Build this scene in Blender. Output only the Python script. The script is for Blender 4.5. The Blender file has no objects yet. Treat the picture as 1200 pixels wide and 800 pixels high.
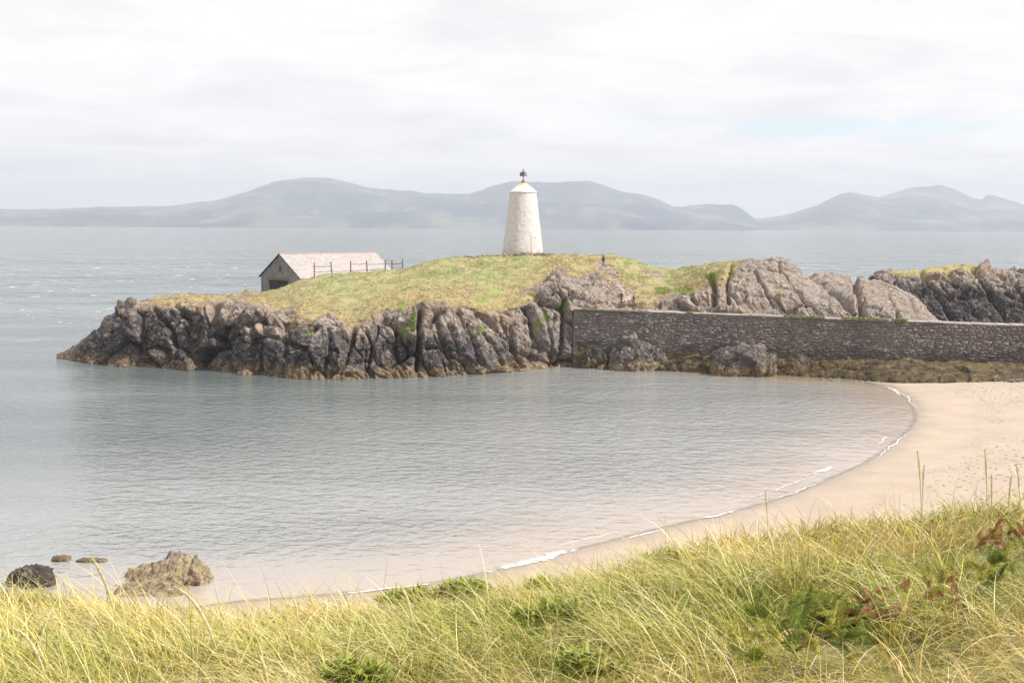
import bpy, math, random
import numpy as np
from mathutils import Vector, Matrix

random.seed(7)
RNG = np.random.default_rng(11)
S = bpy.context.scene
COL = S.collection

# ------------------------------------------------------------------ camera
F = 1500.0          # focal length in photo pixels (photo 1200 x 800)
CAM_H = 20.0
YH = 265.0          # horizon row at the photo's centre column
PITCH = math.atan((400 - YH) / F)
ROLL = math.radians(0.33)
_f = np.array([0, math.cos(PITCH), -math.sin(PITCH)])
_r0 = np.array([1.0, 0, 0]); _u0 = np.array([0, math.sin(PITCH), math.cos(PITCH)])
_r = math.cos(ROLL) * _r0 + math.sin(ROLL) * _u0
_u = -math.sin(ROLL) * _r0 + math.cos(ROLL) * _u0
CAM = np.array([0, 0, CAM_H])
cd = bpy.data.cameras.new('camera'); cam = bpy.data.objects.new('camera', cd); COL.objects.link(cam)
cd.sensor_width = 36; cd.lens = 36 * F / 1200; cd.clip_start = 0.1; cd.clip_end = 60000
M = Matrix(((_r[0], _u[0], -_f[0], 0), (_r[1], _u[1], -_f[1], 0), (_r[2], _u[2], -_f[2], CAM_H), (0, 0, 0, 1)))
cam.matrix_world = M
S.camera = cam

# ------------------------------------------------------------------ sky + sun
SUN = Vector((0.86, -0.22, 0.95)).normalized()
w = bpy.data.worlds.new('World'); S.world = w; w.use_nodes = True
nt = w.node_tree; nt.nodes.clear()
def N(tree, typ, **kw):
    n = tree.nodes.new(typ)
    for k, v in kw.items():
        if k.startswith('i_'):
            n.inputs[k[2:].replace('_', ' ')].default_value = v
        else:
            setattr(n, k, v)
    return n
def L(tree, a, b): tree.links.new(a, b)
out = N(nt, 'ShaderNodeOutputWorld')
sky = N(nt, 'ShaderNodeTexSky', sky_type='NISHITA', sun_disc=False)
sky.sun_elevation = math.asin(SUN.z); sky.sun_rotation = math.atan2(SUN.x, SUN.y)
sky.air_density = 1.0; sky.dust_density = 0.4; sky.ozone_density = 3.0
bg1 = N(nt, 'ShaderNodeBackground'); bg1.inputs[1].default_value = 0.15
L(nt, sky.outputs[0], bg1.inputs[0])
tc = N(nt, 'ShaderNodeTexCoord')
sep = N(nt, 'ShaderNodeSeparateXYZ'); L(nt, tc.outputs['Generated'], sep.inputs[0])
zz = N(nt, 'ShaderNodeMath', operation='ADD'); L(nt, sep.outputs[2], zz.inputs[0]); zz.inputs[1].default_value = 0.11
zm = N(nt, 'ShaderNodeMath', operation='MAXIMUM'); L(nt, zz.outputs[0], zm.inputs[0]); zm.inputs[1].default_value = 0.03
dx = N(nt, 'ShaderNodeMath', operation='DIVIDE'); L(nt, sep.outputs[0], dx.inputs[0]); L(nt, zm.outputs[0], dx.inputs[1])
dy = N(nt, 'ShaderNodeMath', operation='DIVIDE'); L(nt, sep.outputs[1], dy.inputs[0]); L(nt, zm.outputs[0], dy.inputs[1])
cmb = N(nt, 'ShaderNodeCombineXYZ'); L(nt, dx.outputs[0], cmb.inputs[0]); L(nt, dy.outputs[0], cmb.inputs[1])
n1 = N(nt, 'ShaderNodeTexNoise'); n1.inputs['Scale'].default_value = 1.5; n1.inputs['Detail'].default_value = 9; n1.inputs['Roughness'].default_value = 0.58; n1.inputs['Distortion'].default_value = 0.5
L(nt, cmb.outputs[0], n1.inputs['Vector'])
n2 = N(nt, 'ShaderNodeTexNoise'); n2.inputs['Scale'].default_value = 0.8; n2.inputs['Detail'].default_value = 5; n2.inputs['Roughness'].default_value = 0.5
mp2 = N(nt, 'ShaderNodeMapping'); mp2.inputs['Location'].default_value = (4.3, 9.1, 0); L(nt, cmb.outputs[0], mp2.inputs[0]); L(nt, mp2.outputs[0], n2.inputs['Vector'])
cr = N(nt, 'ShaderNodeValToRGB')
e = cr.color_ramp.elements
e[0].position = 0.30; e[0].color = (0.80, 0.785, 0.80, 1)
e[1].position = 0.68; e[1].color = (1.0, 0.975, 0.965, 1)
em = e.new(0.50); em.color = (0.915, 0.893, 0.892, 1)
L(nt, n1.outputs[0], cr.inputs[0])
bg2 = N(nt, 'ShaderNodeBackground'); L(nt, cr.outputs[0], bg2.inputs[0]); bg2.inputs[1].default_value = 0.93
mask = N(nt, 'ShaderNodeMapRange'); mask.inputs['From Min'].default_value = 0.30; mask.inputs['From Max'].default_value = 0.42
L(nt, n2.outputs[0], mask.inputs['Value'])
mask.inputs['To Min'].default_value = 0.8
# one thin opening in the cloud sheet, low on the right
def wm(op, a, b=None, c=None):
    n = N(nt, 'ShaderNodeMath', operation=op)
    for k, v in enumerate((a, b, c)):
        if v is None: continue
        if isinstance(v, (int, float)): n.inputs[k].default_value = v
        else: L(nt, v, n.inputs[k])
    return n.outputs[0]
ga = wm('DIVIDE', wm('SUBTRACT', sep.outputs[0], 0.262), 0.10); gb = wm('DIVIDE', wm('SUBTRACT', sep.outputs[2], 0.0735), 0.0085)
gd = wm('ADD', wm('MULTIPLY', ga, ga), wm('MULTIPLY', gb, gb))
gd = wm('ADD', gd, wm('MULTIPLY', wm('SUBTRACT', n1.outputs[0], 0.5), 5.0))
gd = wm('ADD', gd, wm('MULTIPLY', wm('LESS_THAN', sep.outputs[1], 0.0), 99.0))
gm_ = N(nt, 'ShaderNodeMapRange'); gm_.interpolation_type = 'SMOOTHSTEP'; gm_.inputs['From Min'].default_value = 0.0; gm_.inputs['From Max'].default_value = 1.3; gm_.inputs['To Min'].default_value = 0.5
L(nt, gd, gm_.inputs['Value'])
mk = wm('MULTIPLY', mask.outputs[0], gm_.outputs[0])
mx = N(nt, 'ShaderNodeMixShader'); L(nt, mk, mx.inputs[0]); L(nt, bg1.outputs[0], mx.inputs[1]); L(nt, bg2.outputs[0], mx.inputs[2])
L(nt, mx.outputs[0], out.inputs['Surface'])

sd_ = bpy.data.lights.new('sun', 'SUN'); sun = bpy.data.objects.new('sun', sd_); COL.objects.link(sun)
sd_.energy = 4.7; sd_.angle = math.radians(1.2); sd_.color = (1.0, 0.95, 0.88)
sun.rotation_euler = SUN.to_track_quat('Z', 'Y').to_euler()
sun.location = (60, -20, 120)

vs = S.view_settings
vs.view_transform = 'Standard'; vs.look = 'None'; vs.exposure = 0.34; vs.gamma = 1.0; vs.use_curve_mapping = False
S.render.engine = 'CYCLES'
S.cycles.use_denoising = True
S.cycles.max_bounces = 8; S.cycles.transparent_max_bounces = 12; S.cycles.volume_bounces = 0
S.cycles.sample_clamp_indirect = 6

# ------------------------------------------------------------------ pixel -> world
def ray(px, py):
    px = np.asarray(px, float); py = np.asarray(py, float)
    return _f + ((px - 600) / F)[..., None] * _r - ((py - 400) / F)[..., None] * _u
def at(px, py, Y):
    r = ray(px, py); Y = np.asarray(Y, float)
    return CAM + r * (Y / r[..., 1])[..., None]
def atz(px, py, z=0.0):
    r = ray(px, py)
    return CAM + r * ((z - CAM_H) / r[..., 2])[..., None]
def proj(P):
    q = P - CAM
    d = q @ _f
    return 600 + F * (q @ _r) / d, 400 - F * (q @ _u) / d
def V(p): return Vector((float(p[0]), float(p[1]), float(p[2])))

# ------------------------------------------------------------------ numpy noise
def _h(ix, iy, iz, seed):
    n = (ix.astype(np.int64) * 374761393 + iy.astype(np.int64) * 668265263 + iz.astype(np.int64) * 2147483647 + seed * 974711) & 0xFFFFFFFF
    n = ((n ^ (n >> 13)) * 1274126177) & 0xFFFFFFFF
    n = ((n ^ (n >> 15)) * 2246822519) & 0xFFFFFFFF
    return ((n ^ (n >> 16)) & 0xFFFFFF).astype(np.float32) / float(0xFFFFFF)
def vnoise(P, seed=0):
    i = np.floor(P).astype(np.int64); f = (P - i).astype(np.float32); f = f * f * (3 - 2 * f)
    r = 0
    for a in (0, 1):
        for b in (0, 1):
            for c in (0, 1):
                wgt = (f[:, 0] if a else 1 - f[:, 0]) * (f[:, 1] if b else 1 - f[:, 1]) * (f[:, 2] if c else 1 - f[:, 2])
                r = r + wgt * _h(i[:, 0] + a, i[:, 1] + b, i[:, 2] + c, seed)
    return r * 2 - 1
def fbm(P, scale, octv=4, seed=0, rough=0.5):
    r = 0; amp = 1.0; s = scale; tot = 0
    for o in range(octv):
        r = r + amp * vnoise(P * s + o * 17.3, seed + o); tot += amp; amp *= rough; s *= 2.03
    return r / tot
def facets(Q, seed):
    """Voronoi blocks: returns (block displacement with a random tilt, crack = closeness to a block border)"""
    i = np.floor(Q).astype(np.int64)
    n = len(Q)
    f1 = np.full(n, 9.0, np.float32); f2 = np.full(n, 9.0, np.float32); val = np.zeros(n, np.float32)
    for a in (-1, 0, 1):
        for b in (-1, 0, 1):
            for c in (-1, 0, 1):
                jx, jy, jz = i[:, 0] + a, i[:, 1] + b, i[:, 2] + c
                dx_ = (jx + 0.1 + 0.8 * _h(jx, jy, jz, seed) - Q[:, 0]).astype(np.float32)
                dy_ = (jy + 0.1 + 0.8 * _h(jx, jy, jz, seed + 1) - Q[:, 1]).astype(np.float32)
                dz_ = (jz + 0.1 + 0.8 * _h(jx, jy, jz, seed + 2) - Q[:, 2]).astype(np.float32)
                d = np.sqrt(dx_ * dx_ + dy_ * dy_ + dz_ * dz_)
                v = (_h(jx, jy, jz, seed + 3) - 0.5) * 1.2 + 2.3 * (dx_ * (_h(jx, jy, jz, seed + 4) - 0.5) + dy_ * (_h(jx, jy, jz, seed + 5) - 0.5) + dz_ * (_h(jx, jy, jz, seed + 6) - 0.5))
                m1 = d < f1
                f2 = np.where(m1, f1, np.minimum(f2, d)); val = np.where(m1, v, val); f1 = np.where(m1, d, f1)
    return val, np.clip(1 - (f2 - f1) / 0.12, 0, 1)
def smooth(x, a, b):
    t = np.clip((x - a) / (b - a), 0, 1); return t * t * (3 - 2 * t)
def segdist(px, py, pts):
    best = np.full(px.shape, 1e9)
    for (x0, y0), (x1, y1) in zip(pts[:-1], pts[1:]):
        ex, ey = x1 - x0, y1 - y0; l2 = ex * ex + ey * ey + 1e-9
        t = np.clip(((px - x0) * ex + (py - y0) * ey) / l2, 0, 1)
        best = np.minimum(best, np.hypot(px - x0 - t * ex, py - y0 - t * ey))
    return best

# ------------------------------------------------------------------ mesh helpers
def mesh_np(name, verts, faces, smooth_=False, attrs=None, cattrs=None):
    """verts (n,3); faces: int array (m,3) or (m,4), or a list of such arrays"""
    me = bpy.data.meshes.new(name)
    verts = np.asarray(verts, np.float32)
    fl = faces if isinstance(faces, list) else [faces]
    fl = [np.asarray(a, np.int32) for a in fl if len(a)]
    me.vertices.add(len(verts)); me.vertices.foreach_set('co', verts.ravel())
    loops = np.concatenate([a.ravel() for a in fl]); cnt = np.concatenate([np.full(len(a), a.shape[1], np.int32) for a in fl])
    st = np.concatenate([[0], np.cumsum(cnt)[:-1]]).astype(np.int32)
    me.loops.add(len(loops)); me.loops.foreach_set('vertex_index', loops)
    me.polygons.add(len(cnt)); me.polygons.foreach_set('loop_start', st)
    if smooth_: me.polygons.foreach_set('use_smooth', np.ones(len(cnt), bool))
    me.update(calc_edges=True)
    for k, a in (attrs or {}).items():
        at_ = me.attributes.new(k, 'FLOAT', 'POINT'); at_.data.foreach_set('value', np.asarray(a, np.float32))
    for k, a in (cattrs or {}).items():
        at_ = me.attributes.new(k, 'FLOAT_COLOR', 'POINT')
        c4 = np.ones((len(verts), 4), np.float32); c4[:, :3] = a; at_.data.foreach_set('color', c4.ravel())
    return me
def link(name, me, mat=None, parent=None, loc=None):
    o = bpy.data.objects.new(name, me); COL.objects.link(o)
    if mat is not None and me is not None and len(me.materials) == 0: me.materials.append(mat)
    if parent is not None: o.parent = parent
    if loc is not None: o.location = loc
    return o
def tag(o, label=None, cat=None, group=None, kind=None):
    if label: o['label'] = label
    if cat: o['category'] = cat
    if group: o['group'] = group
    if kind: o['kind'] = kind
    return o
def empty(name, loc):
    o = bpy.data.objects.new(name, None); COL.objects.link(o); o.location = loc; o.empty_display_size = 0.3; return o
def gridfaces(nu, nv):
    a = np.arange(nu * nv).reshape(nu, nv)
    return np.stack([a[:-1, :-1], a[1:, :-1], a[1:, 1:], a[:-1, 1:]], -1).reshape(-1, 4)
class MB:
    def __init__(s): s.v = []; s.f = []
    def add(s, vs, fs):
        b = len(s.v); s.v += [tuple(float(c) for c in v) for v in vs]; s.f += [tuple(b + i for i in f) for f in fs]
    def hexa(s, c): s.add(c, [(0, 3, 2, 1), (4, 5, 6, 7), (0, 1, 5, 4), (1, 2, 6, 5), (2, 3, 7, 6), (3, 0, 4, 7)])
    def box(s, x0, x1, y0, y1, z0, z1): s.hexa([(x0, y0, z0), (x1, y0, z0), (x1, y1, z0), (x0, y1, z0), (x0, y0, z1), (x1, y0, z1), (x1, y1, z1), (x0, y1, z1)])
    def tube(s, pts, rad, n=8):
        pts = [Vector(p) for p in pts]; rad = rad if isinstance(rad, (list, tuple)) else [rad] * len(pts)
        b = len(s.v)
        for k, p in enumerate(pts):
            t = (pts[min(k + 1, len(pts) - 1)] - pts[max(k - 1, 0)]).normalized()
            a = t.cross(Vector((0.31, 0.9, 0.2))).normalized(); c = t.cross(a)
            for j in range(n):
                an = 2 * math.pi * j / n
                q = p + (a * math.cos(an) + c * math.sin(an)) * rad[k]; s.v.append(tuple(q))
        for k in range(len(pts) - 1):
            for j in range(n):
                s.f.append((b + k * n + j, b + k * n + (j + 1) % n, b + (k + 1) * n + (j + 1) % n, b + (k + 1) * n + j))
        s.f.append(tuple(b + j for j in range(n))[::-1]); e0 = b + (len(pts) - 1) * n; s.f.append(tuple(e0 + j for j in range(n)))
    def lathe(s, prof, n=40, cx=0, cy=0):
        b = len(s.v)
        for r, z in prof:
            for j in range(n):
                an = 2 * math.pi * j / n; s.v.append((cx + r * math.cos(an), cy + r * math.sin(an), z))
        for k in range(len(prof) - 1):
            for j in range(n): s.f.append((b + k * n + j, b + k * n + (j + 1) % n, b + (k + 1) * n + (j + 1) % n, b + (k + 1) * n + j))
        s.f.append(tuple(b + j for j in range(n))[::-1]); e0 = b + (len(prof) - 1) * n; s.f.append(tuple(e0 + j for j in range(n)))
    def build(s, name, mat, parent=None, loc=None, sm=False):
        me = bpy.data.meshes.new(name); me.from_pydata(s.v, [], s.f); me.update()
        if sm: me.polygons.foreach_set('use_smooth', np.ones(len(me.polygons), bool))
        return link(name, me, mat, parent, loc)

# ------------------------------------------------------------------ materials
def material(name):
    m = bpy.data.materials.new(name); m.use_nodes = True
    t = m.node_tree; b = t.nodes['Principled BSDF']; b.inputs['Roughness'].default_value = 0.9
    b.inputs['Specular IOR Level'].default_value = 0.25
    return m, t, b
def noise(t, vec, scale, detail=6, rough=0.6, dist=0.0):
    n = N(t, 'ShaderNodeTexNoise'); n.inputs['Scale'].default_value = scale; n.inputs['Detail'].default_value = detail
    n.inputs['Roughness'].default_value = rough; n.inputs['Distortion'].default_value = dist
    if vec is not None: L(t, vec, n.inputs['Vector'])
    return n.outputs[0]
def ramp(t, fac, stops):
    r = N(t, 'ShaderNodeValToRGB'); el = r.color_ramp.elements
    el[0].position, el[0].color = stops[0][0], (*stops[0][1], 1); el[1].position, el[1].color = stops[-1][0], (*stops[-1][1], 1)
    for p, c in stops[1:-1]:
        q = el.new(p); q.color = (*c, 1)
    L(t, fac, r.inputs[0]); return r.outputs[0]
def mixc(t, fac, a, b, mode='MIX'):
    n = N(t, 'ShaderNodeMix', data_type='RGBA', blend_type=mode)
    for sock, val in ((n.inputs[0], fac), (n.inputs[6], a), (n.inputs[7], b)):
        if isinstance(val, (int, float)): sock.default_value = val
        elif isinstance(val, tuple): sock.default_value = (*val, 1)
        else: L(t, val, sock)
    return n.outputs[2]
def mrange(t, v, a, b, c=0.0, d=1.0, sm=True):
    n = N(t, 'ShaderNodeMapRange'); n.interpolation_type = 'SMOOTHSTEP' if sm else 'LINEAR'
    n.inputs['From Min'].default_value = a; n.inputs['From Max'].default_value = b; n.inputs['To Min'].default_value = c; n.inputs['To Max'].default_value = d
    L(t, v, n.inputs['Value']); return n.outputs[0]
def math_(t, op, a, b=None):
    n = N(t, 'ShaderNodeMath', operation=op)
    for k, v in enumerate((a, b)):
        if v is None: continue
        if isinstance(v, (int, float)): n.inputs[k].default_value = v
        else: L(t, v, n.inputs[k])
    return n.outputs[0]
def attr(t, name, color=False):
    n = N(t, 'ShaderNodeAttribute', attribute_name=name); return n.outputs['Color' if color else 'Fac']
def position(t): return N(t, 'ShaderNodeNewGeometry').outputs['Position']
def mapping(t, vec, scale=(1, 1, 1), rot=(0, 0, 0)):
    n = N(t, 'ShaderNodeMapping'); n.inputs['Scale'].default_value = scale; n.inputs['Rotation'].default_value = rot
    L(t, vec, n.inputs[0]); return n.outputs[0]
def bump(t, b, h, dist, strength=1.0):
    n = N(t, 'ShaderNodeBump'); n.inputs['Distance'].default_value = dist; n.inputs['Strength'].default_value = strength
    L(t, h, n.inputs['Height']); L(t, n.outputs[0], b.inputs['Normal']); return n

def rock_material(name, tidal=True):
    m, t, b = material(name)
    P = position(t)
    pz = N(t, 'ShaderNodeSeparateXYZ'); L(t, P, pz.inputs[0]); z = pz.outputs[2]
    big = noise(t, P, 0.16, 5, 0.6, 0.6); med = noise(t, P, 0.9, 7, 0.65, 0.8)
    stk = noise(t, mapping(t, P, (1.7, 1.7, 0.35), (0, 0.35, 0)), 1.0, 7, 0.65, 0.5)
    fine = noise(t, P, 5.0, 5, 0.7)
    mot = noise(t, P, 1.9, 6, 0.72, 0.6)
    base = ramp(t, med, [(0.32, (0.085, 0.075, 0.070)), (0.45, (0.19, 0.158, 0.138)), (0.55, (0.32, 0.260, 0.220)), (0.68, (0.49, 0.40, 0.335))])
    base = mixc(t, mrange(t, stk, 0.50, 0.62, 0, 0.8), base, (0.095, 0.088, 0.09))
    base = mixc(t, mrange(t, mot, 0.54, 0.62, 0, 0.8), base, (0.50, 0.405, 0.335))
    base = mixc(t, mrange(t, mot, 0.46, 0.38, 0, 0.7), base, (0.085, 0.075, 0.072))
    base = mixc(t, mrange(t, big, 0.50, 0.60, 0, 0.5), base, (0.33, 0.235, 0.165))
    base = mixc(t, mrange(t, big, 0.47, 0.38, 0, 0.45), base, (0.17, 0.155, 0.165))
    pale = attr(t, 'pale')
    base = mixc(t, math_(t, 'MULTIPLY', pale, 0.7), base, ramp(t, math_(t, 'ADD', math_(t, 'MULTIPLY', stk, 0.5), math_(t, 'MULTIPLY', mot, 0.5)), [(0.38, (0.12, 0.105, 0.095)), (0.48, (0.27, 0.23, 0.20)), (0.60, (0.45, 0.385, 0.325))]))
    # black lichen belt, then barnacle and weed belt, each with a ragged border
    nb = noise(t, P, 0.22, 6, 0.65); jit = math_(t, 'MULTIPLY', math_(t, 'SUBTRACT', nb, 0.5), 9.0)
    zj = math_(t, 'ADD', z, jit)
    dark = attr(t, 'dark')
    up = math_(t, 'MULTIPLY', math_(t, 'MAXIMUM', math_(t, 'SUBTRACT', dark, 1.0), 0.0), 8.0)
    belt = math_(t, 'MULTIPLY', mrange(t, math_(t, 'SUBTRACT', zj, up), 5.6, 3.4), math_(t, 'MINIMUM', dark, 1.0))
    base = mixc(t, math_(t, 'MULTIPLY', belt, mrange(t, mot, 0.66, 0.50, 0.30, 0.95)), base, (0.05, 0.046, 0.050))
    nb2 = noise(t, P, 0.55, 6, 0.65); zj2 = math_(t, 'ADD', z, math_(t, 'MULTIPLY', math_(t, 'SUBTRACT', nb2, 0.5), 5.0))
    weed = ramp(t, mot, [(0.34, (0.05, 0.038, 0.026)), (0.46, (0.15, 0.105, 0.06)), (0.56, (0.24, 0.175, 0.105)), (0.68, (0.36, 0.285, 0.20))])
    weed = mixc(t, pale, weed, ramp(t, mot, [(0.36, (0.16, 0.115, 0.06)), (0.62, (0.50, 0.40, 0.25))]))
    base = mixc(t, math_(t, 'MULTIPLY', mrange(t, zj2, 2.0, 0.8, 0, 0.85), mrange(t, dark, 2.0, 1.0, 0.1, 1.0)), base, weed)
    # thin yellow lichen and turf in patches
    base = mixc(t, mrange(t, noise(t, P, 0.6, 5, 0.7), 0.60, 0.68, 0, 0.5), base, (0.30, 0.25, 0.10))
    # grass
    g = attr(t, 'grass')
    gn = noise(t, P, 0.22, 6, 0.65, 0.4); gf = noise(t, mapping(t, P, (1, 1, 1)), 2.2, 6, 0.7)
    gc = ramp(t, gn, [(0.36, (0.39, 0.32, 0.185)), (0.45, (0.35, 0.32, 0.165)), (0.53, (0.31, 0.31, 0.14)), (0.64, (0.25, 0.28, 0.105))])
    dry = attr(t, 'dry')
    gc = mixc(t, math_(t, 'MULTIPLY', dry, mrange(t, gf, 0.30, 0.62, 1.0, 0.5)), gc, ramp(t, mot, [(0.38, (0.20, 0.13, 0.07)), (0.5, (0.38, 0.28, 0.13)), (0.62, (0.48, 0.37, 0.18))]))
    gc = mixc(t, mrange(t, gf, 0.55, 0.75, 0, 0.45), gc, (0.17, 0.20, 0.055))
    hol = noise(t, P, 0.45, 5, 0.7, 0.5)
    gc = mixc(t, mrange(t, hol, 0.54, 0.66, 0, 0.7), gc, (0.40, 0.29, 0.15))
    gc = mixc(t, mrange(t, hol, 0.44, 0.34, 0, 0.6), gc, (0.16, 0.19, 0.06))
    gc = mixc(t, math_(t, 'MULTIPLY', dry, mrange(t, noise(t, P, 0.8, 5, 0.7, 0.4), 0.53, 0.62, 0, 0.75)), gc, (0.16, 0.105, 0.07))
    gm = mrange(t, math_(t, 'ADD', g, math_(t, 'MULTIPLY', math_(t, 'SUBTRACT', med, 0.5), 1.2)), 0.38, 0.56)
    soil = mrange(t, math_(t, 'ADD', g, math_(t, 'MULTIPLY', math_(t, 'SUBTRACT', mot, 0.5), 1.4)), 0.12, 0.34, 0, 0.85)
    base = mixc(t, soil, base, ramp(t, hol, [(0.40, (0.15, 0.105, 0.065)), (0.60, (0.34, 0.25, 0.13))]))
    base = mixc(t, gm, base, gc)
    lush = attr(t, 'lush')
    base = mixc(t, mrange(t, math_(t, 'ADD', lush, math_(t, 'MULTIPLY', math_(t, 'SUBTRACT', gf, 0.5), 2.4)), 0.45, 0.8, 0, 0.8), base, (0.19, 0.26, 0.055))
    path = attr(t, 'path')
    base = mixc(t, mrange(t, math_(t, 'ADD', path, math_(t, 'MULTIPLY', math_(t, 'SUBTRACT', med, 0.5), 1.2)), 0.4, 0.6), base, ramp(t, fine, [(0.35, (0.28, 0.215, 0.175)), (0.65, (0.48, 0.385, 0.325))]))
    L(t, base, b.inputs['Base Color'])
    bump(t, b, math_(t, 'ADD', med, math_(t, 'MULTIPLY', fine, 0.35)), 0.5, 0.8)
    return m
M_ROCK = rock_material('rock_and_turf')

def plain(name, stops, scale, rough=0.9, bd=0.0, detail=6, stretch=(1, 1, 1)):
    m, t, b = material(name)
    P = mapping(t, N(t, 'ShaderNodeTexCoord').outputs['Object'], stretch)
    n = noise(t, P, scale, detail, 0.65)
    L(t, ramp(t, n, stops), b.inputs['Base Color']); b.inputs['Roughness'].default_value = rough
    if bd: bump(t, b, n, bd, 0.8)
    return m

# ------------------------------------------------------------------ far hills
def hills():
    sk = [(-700, 262), (-400, 256), (-200, 250), (0, 245), (60, 244.5), (120, 242), (200, 241), (250, 235), (290, 225), (320, 213), (332, 210.5), (347, 210), (358, 207.5), (370, 207), (390, 209), (430, 219), (470, 223), (520, 227),
          (550, 227.5), (575, 218), (600, 212.5), (640, 214), (668, 212), (688, 211), (696, 212.5), (720, 222), (755, 228), (770, 233), (788, 242), (810, 240.5), (830, 239), (858, 239.5), (866, 242), (885, 256)]
    sk2 = [(760, 268), (820, 262), (885, 256), (920, 252), (960, 239), (985, 227), (996, 225), (1015, 229), (1030, 231), (1050, 224), (1075, 219), (1100, 217), (1115, 221), (1140, 232), (1150, 234), (1156, 229), (1161, 228), (1175, 232), (1200, 240), (1300, 252), (1500, 258), (1900, 262)]
    m, t, b = material('far_hillside')
    P = position(t)
    n = noise(t, mapping(t, P, (1, 0.5, 1)), 0.0016, 6, 0.6); f = noise(t, mapping(t, P, (1, 0.45, 1)), 0.006, 4, 0.6)
    c = ramp(t, n, [(0.38, (0.025, 0.035, 0.07)), (0.5, (0.06, 0.075, 0.10)), (0.62, (0.15, 0.165, 0.14))])
    c = mixc(t, mrange(t, f, 0.56, 0.66, 0, 0.6), c, (0.22, 0.235, 0.20))
    L(t, c, b.inputs['Base Color'])
    obs = []
    for nm, pts, Yc, Yr in (('far_hills', sk, 8300, 11500), ('far_mountains', sk2, 9300, 13000)):
        xs = np.linspace(pts[0][0], pts[-1][0], 520); px, py = np.array(pts).T
        ys = np.interp(xs, px, py)
        ys = ys + fbm(np.stack([xs, 0 * xs, 0 * xs], 1), 0.06, 4, 2) * 1.3
        ridge = at(xs, ys, np.full(xs.shape, Yr)); zr = ridge[:, 2]
        nv = 60; vv = np.linspace(0, 1.35, nv)
        G = np.zeros((len(xs), nv, 3))
        for j, v in enumerate(vv):
            Y = Yc + (Yr - Yc) * v
            G[:, j, 0] = ridge[:, 0] / Yr * Y; G[:, j, 1] = Y
            p3 = np.stack([G[:, j, 0], G[:, j, 1], np.zeros(len(xs))], 1)
            prof = (0.10 * smooth(np.array([v]), 0.0, 0.06)[0] + 0.90 * v ** 1.9) if v <= 1 else max(0.0, 1 - ((v - 1) / 0.35) ** 1.5)
            nz = (1 - 2.4 * np.abs(fbm(p3, 0.0009, 5, 3))) * 210 * min(v, 1) * max(0.0, 1 - v) * 2.2 + fbm(p3, 0.003, 4, 9) * 45 * min(1, 3 * v) * max(0, 1 - v)
            nz = nz * np.clip((zr - 60) / 250, 0.12, 1)
            G[:, j, 2] = np.maximum(np.minimum(zr * prof + nz, (zr - CAM_H) * Y / Yr + CAM_H if v < 1 else 1e9), 0.02 * zr) if v > 0 else -2
        me = mesh_np(nm, G.reshape(-1, 3), gridfaces(len(xs), nv), True)
        o = link(nm, me, m); tag(o, kind='structure'); obs.append(o)
    return obs
hills()

# ------------------------------------------------------------------ shoreline, beach, sea
SHORE_PX = [(905, 436.5), (960, 441.5), (1005, 445), (1035, 450), (1056, 458), (1072, 471), (1079, 486), (1074, 501), (1056, 517), (1026, 540), (1000, 552), (965, 567), (930, 582), (885, 595), (840, 606),
            (790, 617), (740, 630), (690, 642), (640, 655), (590, 668), (540, 680), (480, 690), (420, 696), (360, 701), (300, 705), (240, 712), (150, 722), (0, 740), (-200, 765), (-500, 800)]
SH = atz(np.array([p[0] for p in SHORE_PX]), np.array([p[1] for p in SHORE_PX]))[:, :2]
SH = np.vstack([[SH[0, 0] - 6, 186], SH])
for _ in range(2):   # round the corners (Chaikin)
    a, b_ = SH[:-1], SH[1:]
    SH = np.vstack([SH[:1], np.stack([a * 0.75 + b_ * 0.25, a * 0.25 + b_ * 0.75], 1).reshape(-1, 2), SH[-1:]])
def shore_sd(X, Y):
    best = np.full(X.shape, 1e9); sg = np.ones(X.shape)
    for (x0, y0), (x1, y1) in zip(SH[:-1], SH[1:]):
        ex, ey = x1 - x0, y1 - y0; l2 = ex * ex + ey * ey
        t_ = np.clip(((X - x0) * ex + (Y - y0) * ey) / l2, 0, 1)
        d = np.hypot(X - x0 - t_ * ex, Y - y0 - t_ * ey)
        c = ex * (Y - y0) - ey * (X - x0)
        m_ = d < best - 1e-6
        best = np.where(m_, d, best); sg = np.where(m_, np.sign(c), sg)
    sg = np.where(Y > 184.0, -1.0, sg)      # all open water beyond the bay
    return best * sg     # positive: land (left of the polyline's direction)
def beach_z(X, Y, sd):
    P3 = np.stack([X.ravel(), Y.ravel(), np.zeros(X.size)], 1)
    lump = (fbm(P3, 0.10, 3, 41) * 0.10 + fbm(P3, 0.45, 3, 44) * 0.05).reshape(X.shape)
    z = np.where(sd > 0, 0.055 * sd + lump * smooth(sd, 0, 8), 0.07 * sd)
    return np.maximum(z, -3.0)
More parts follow.
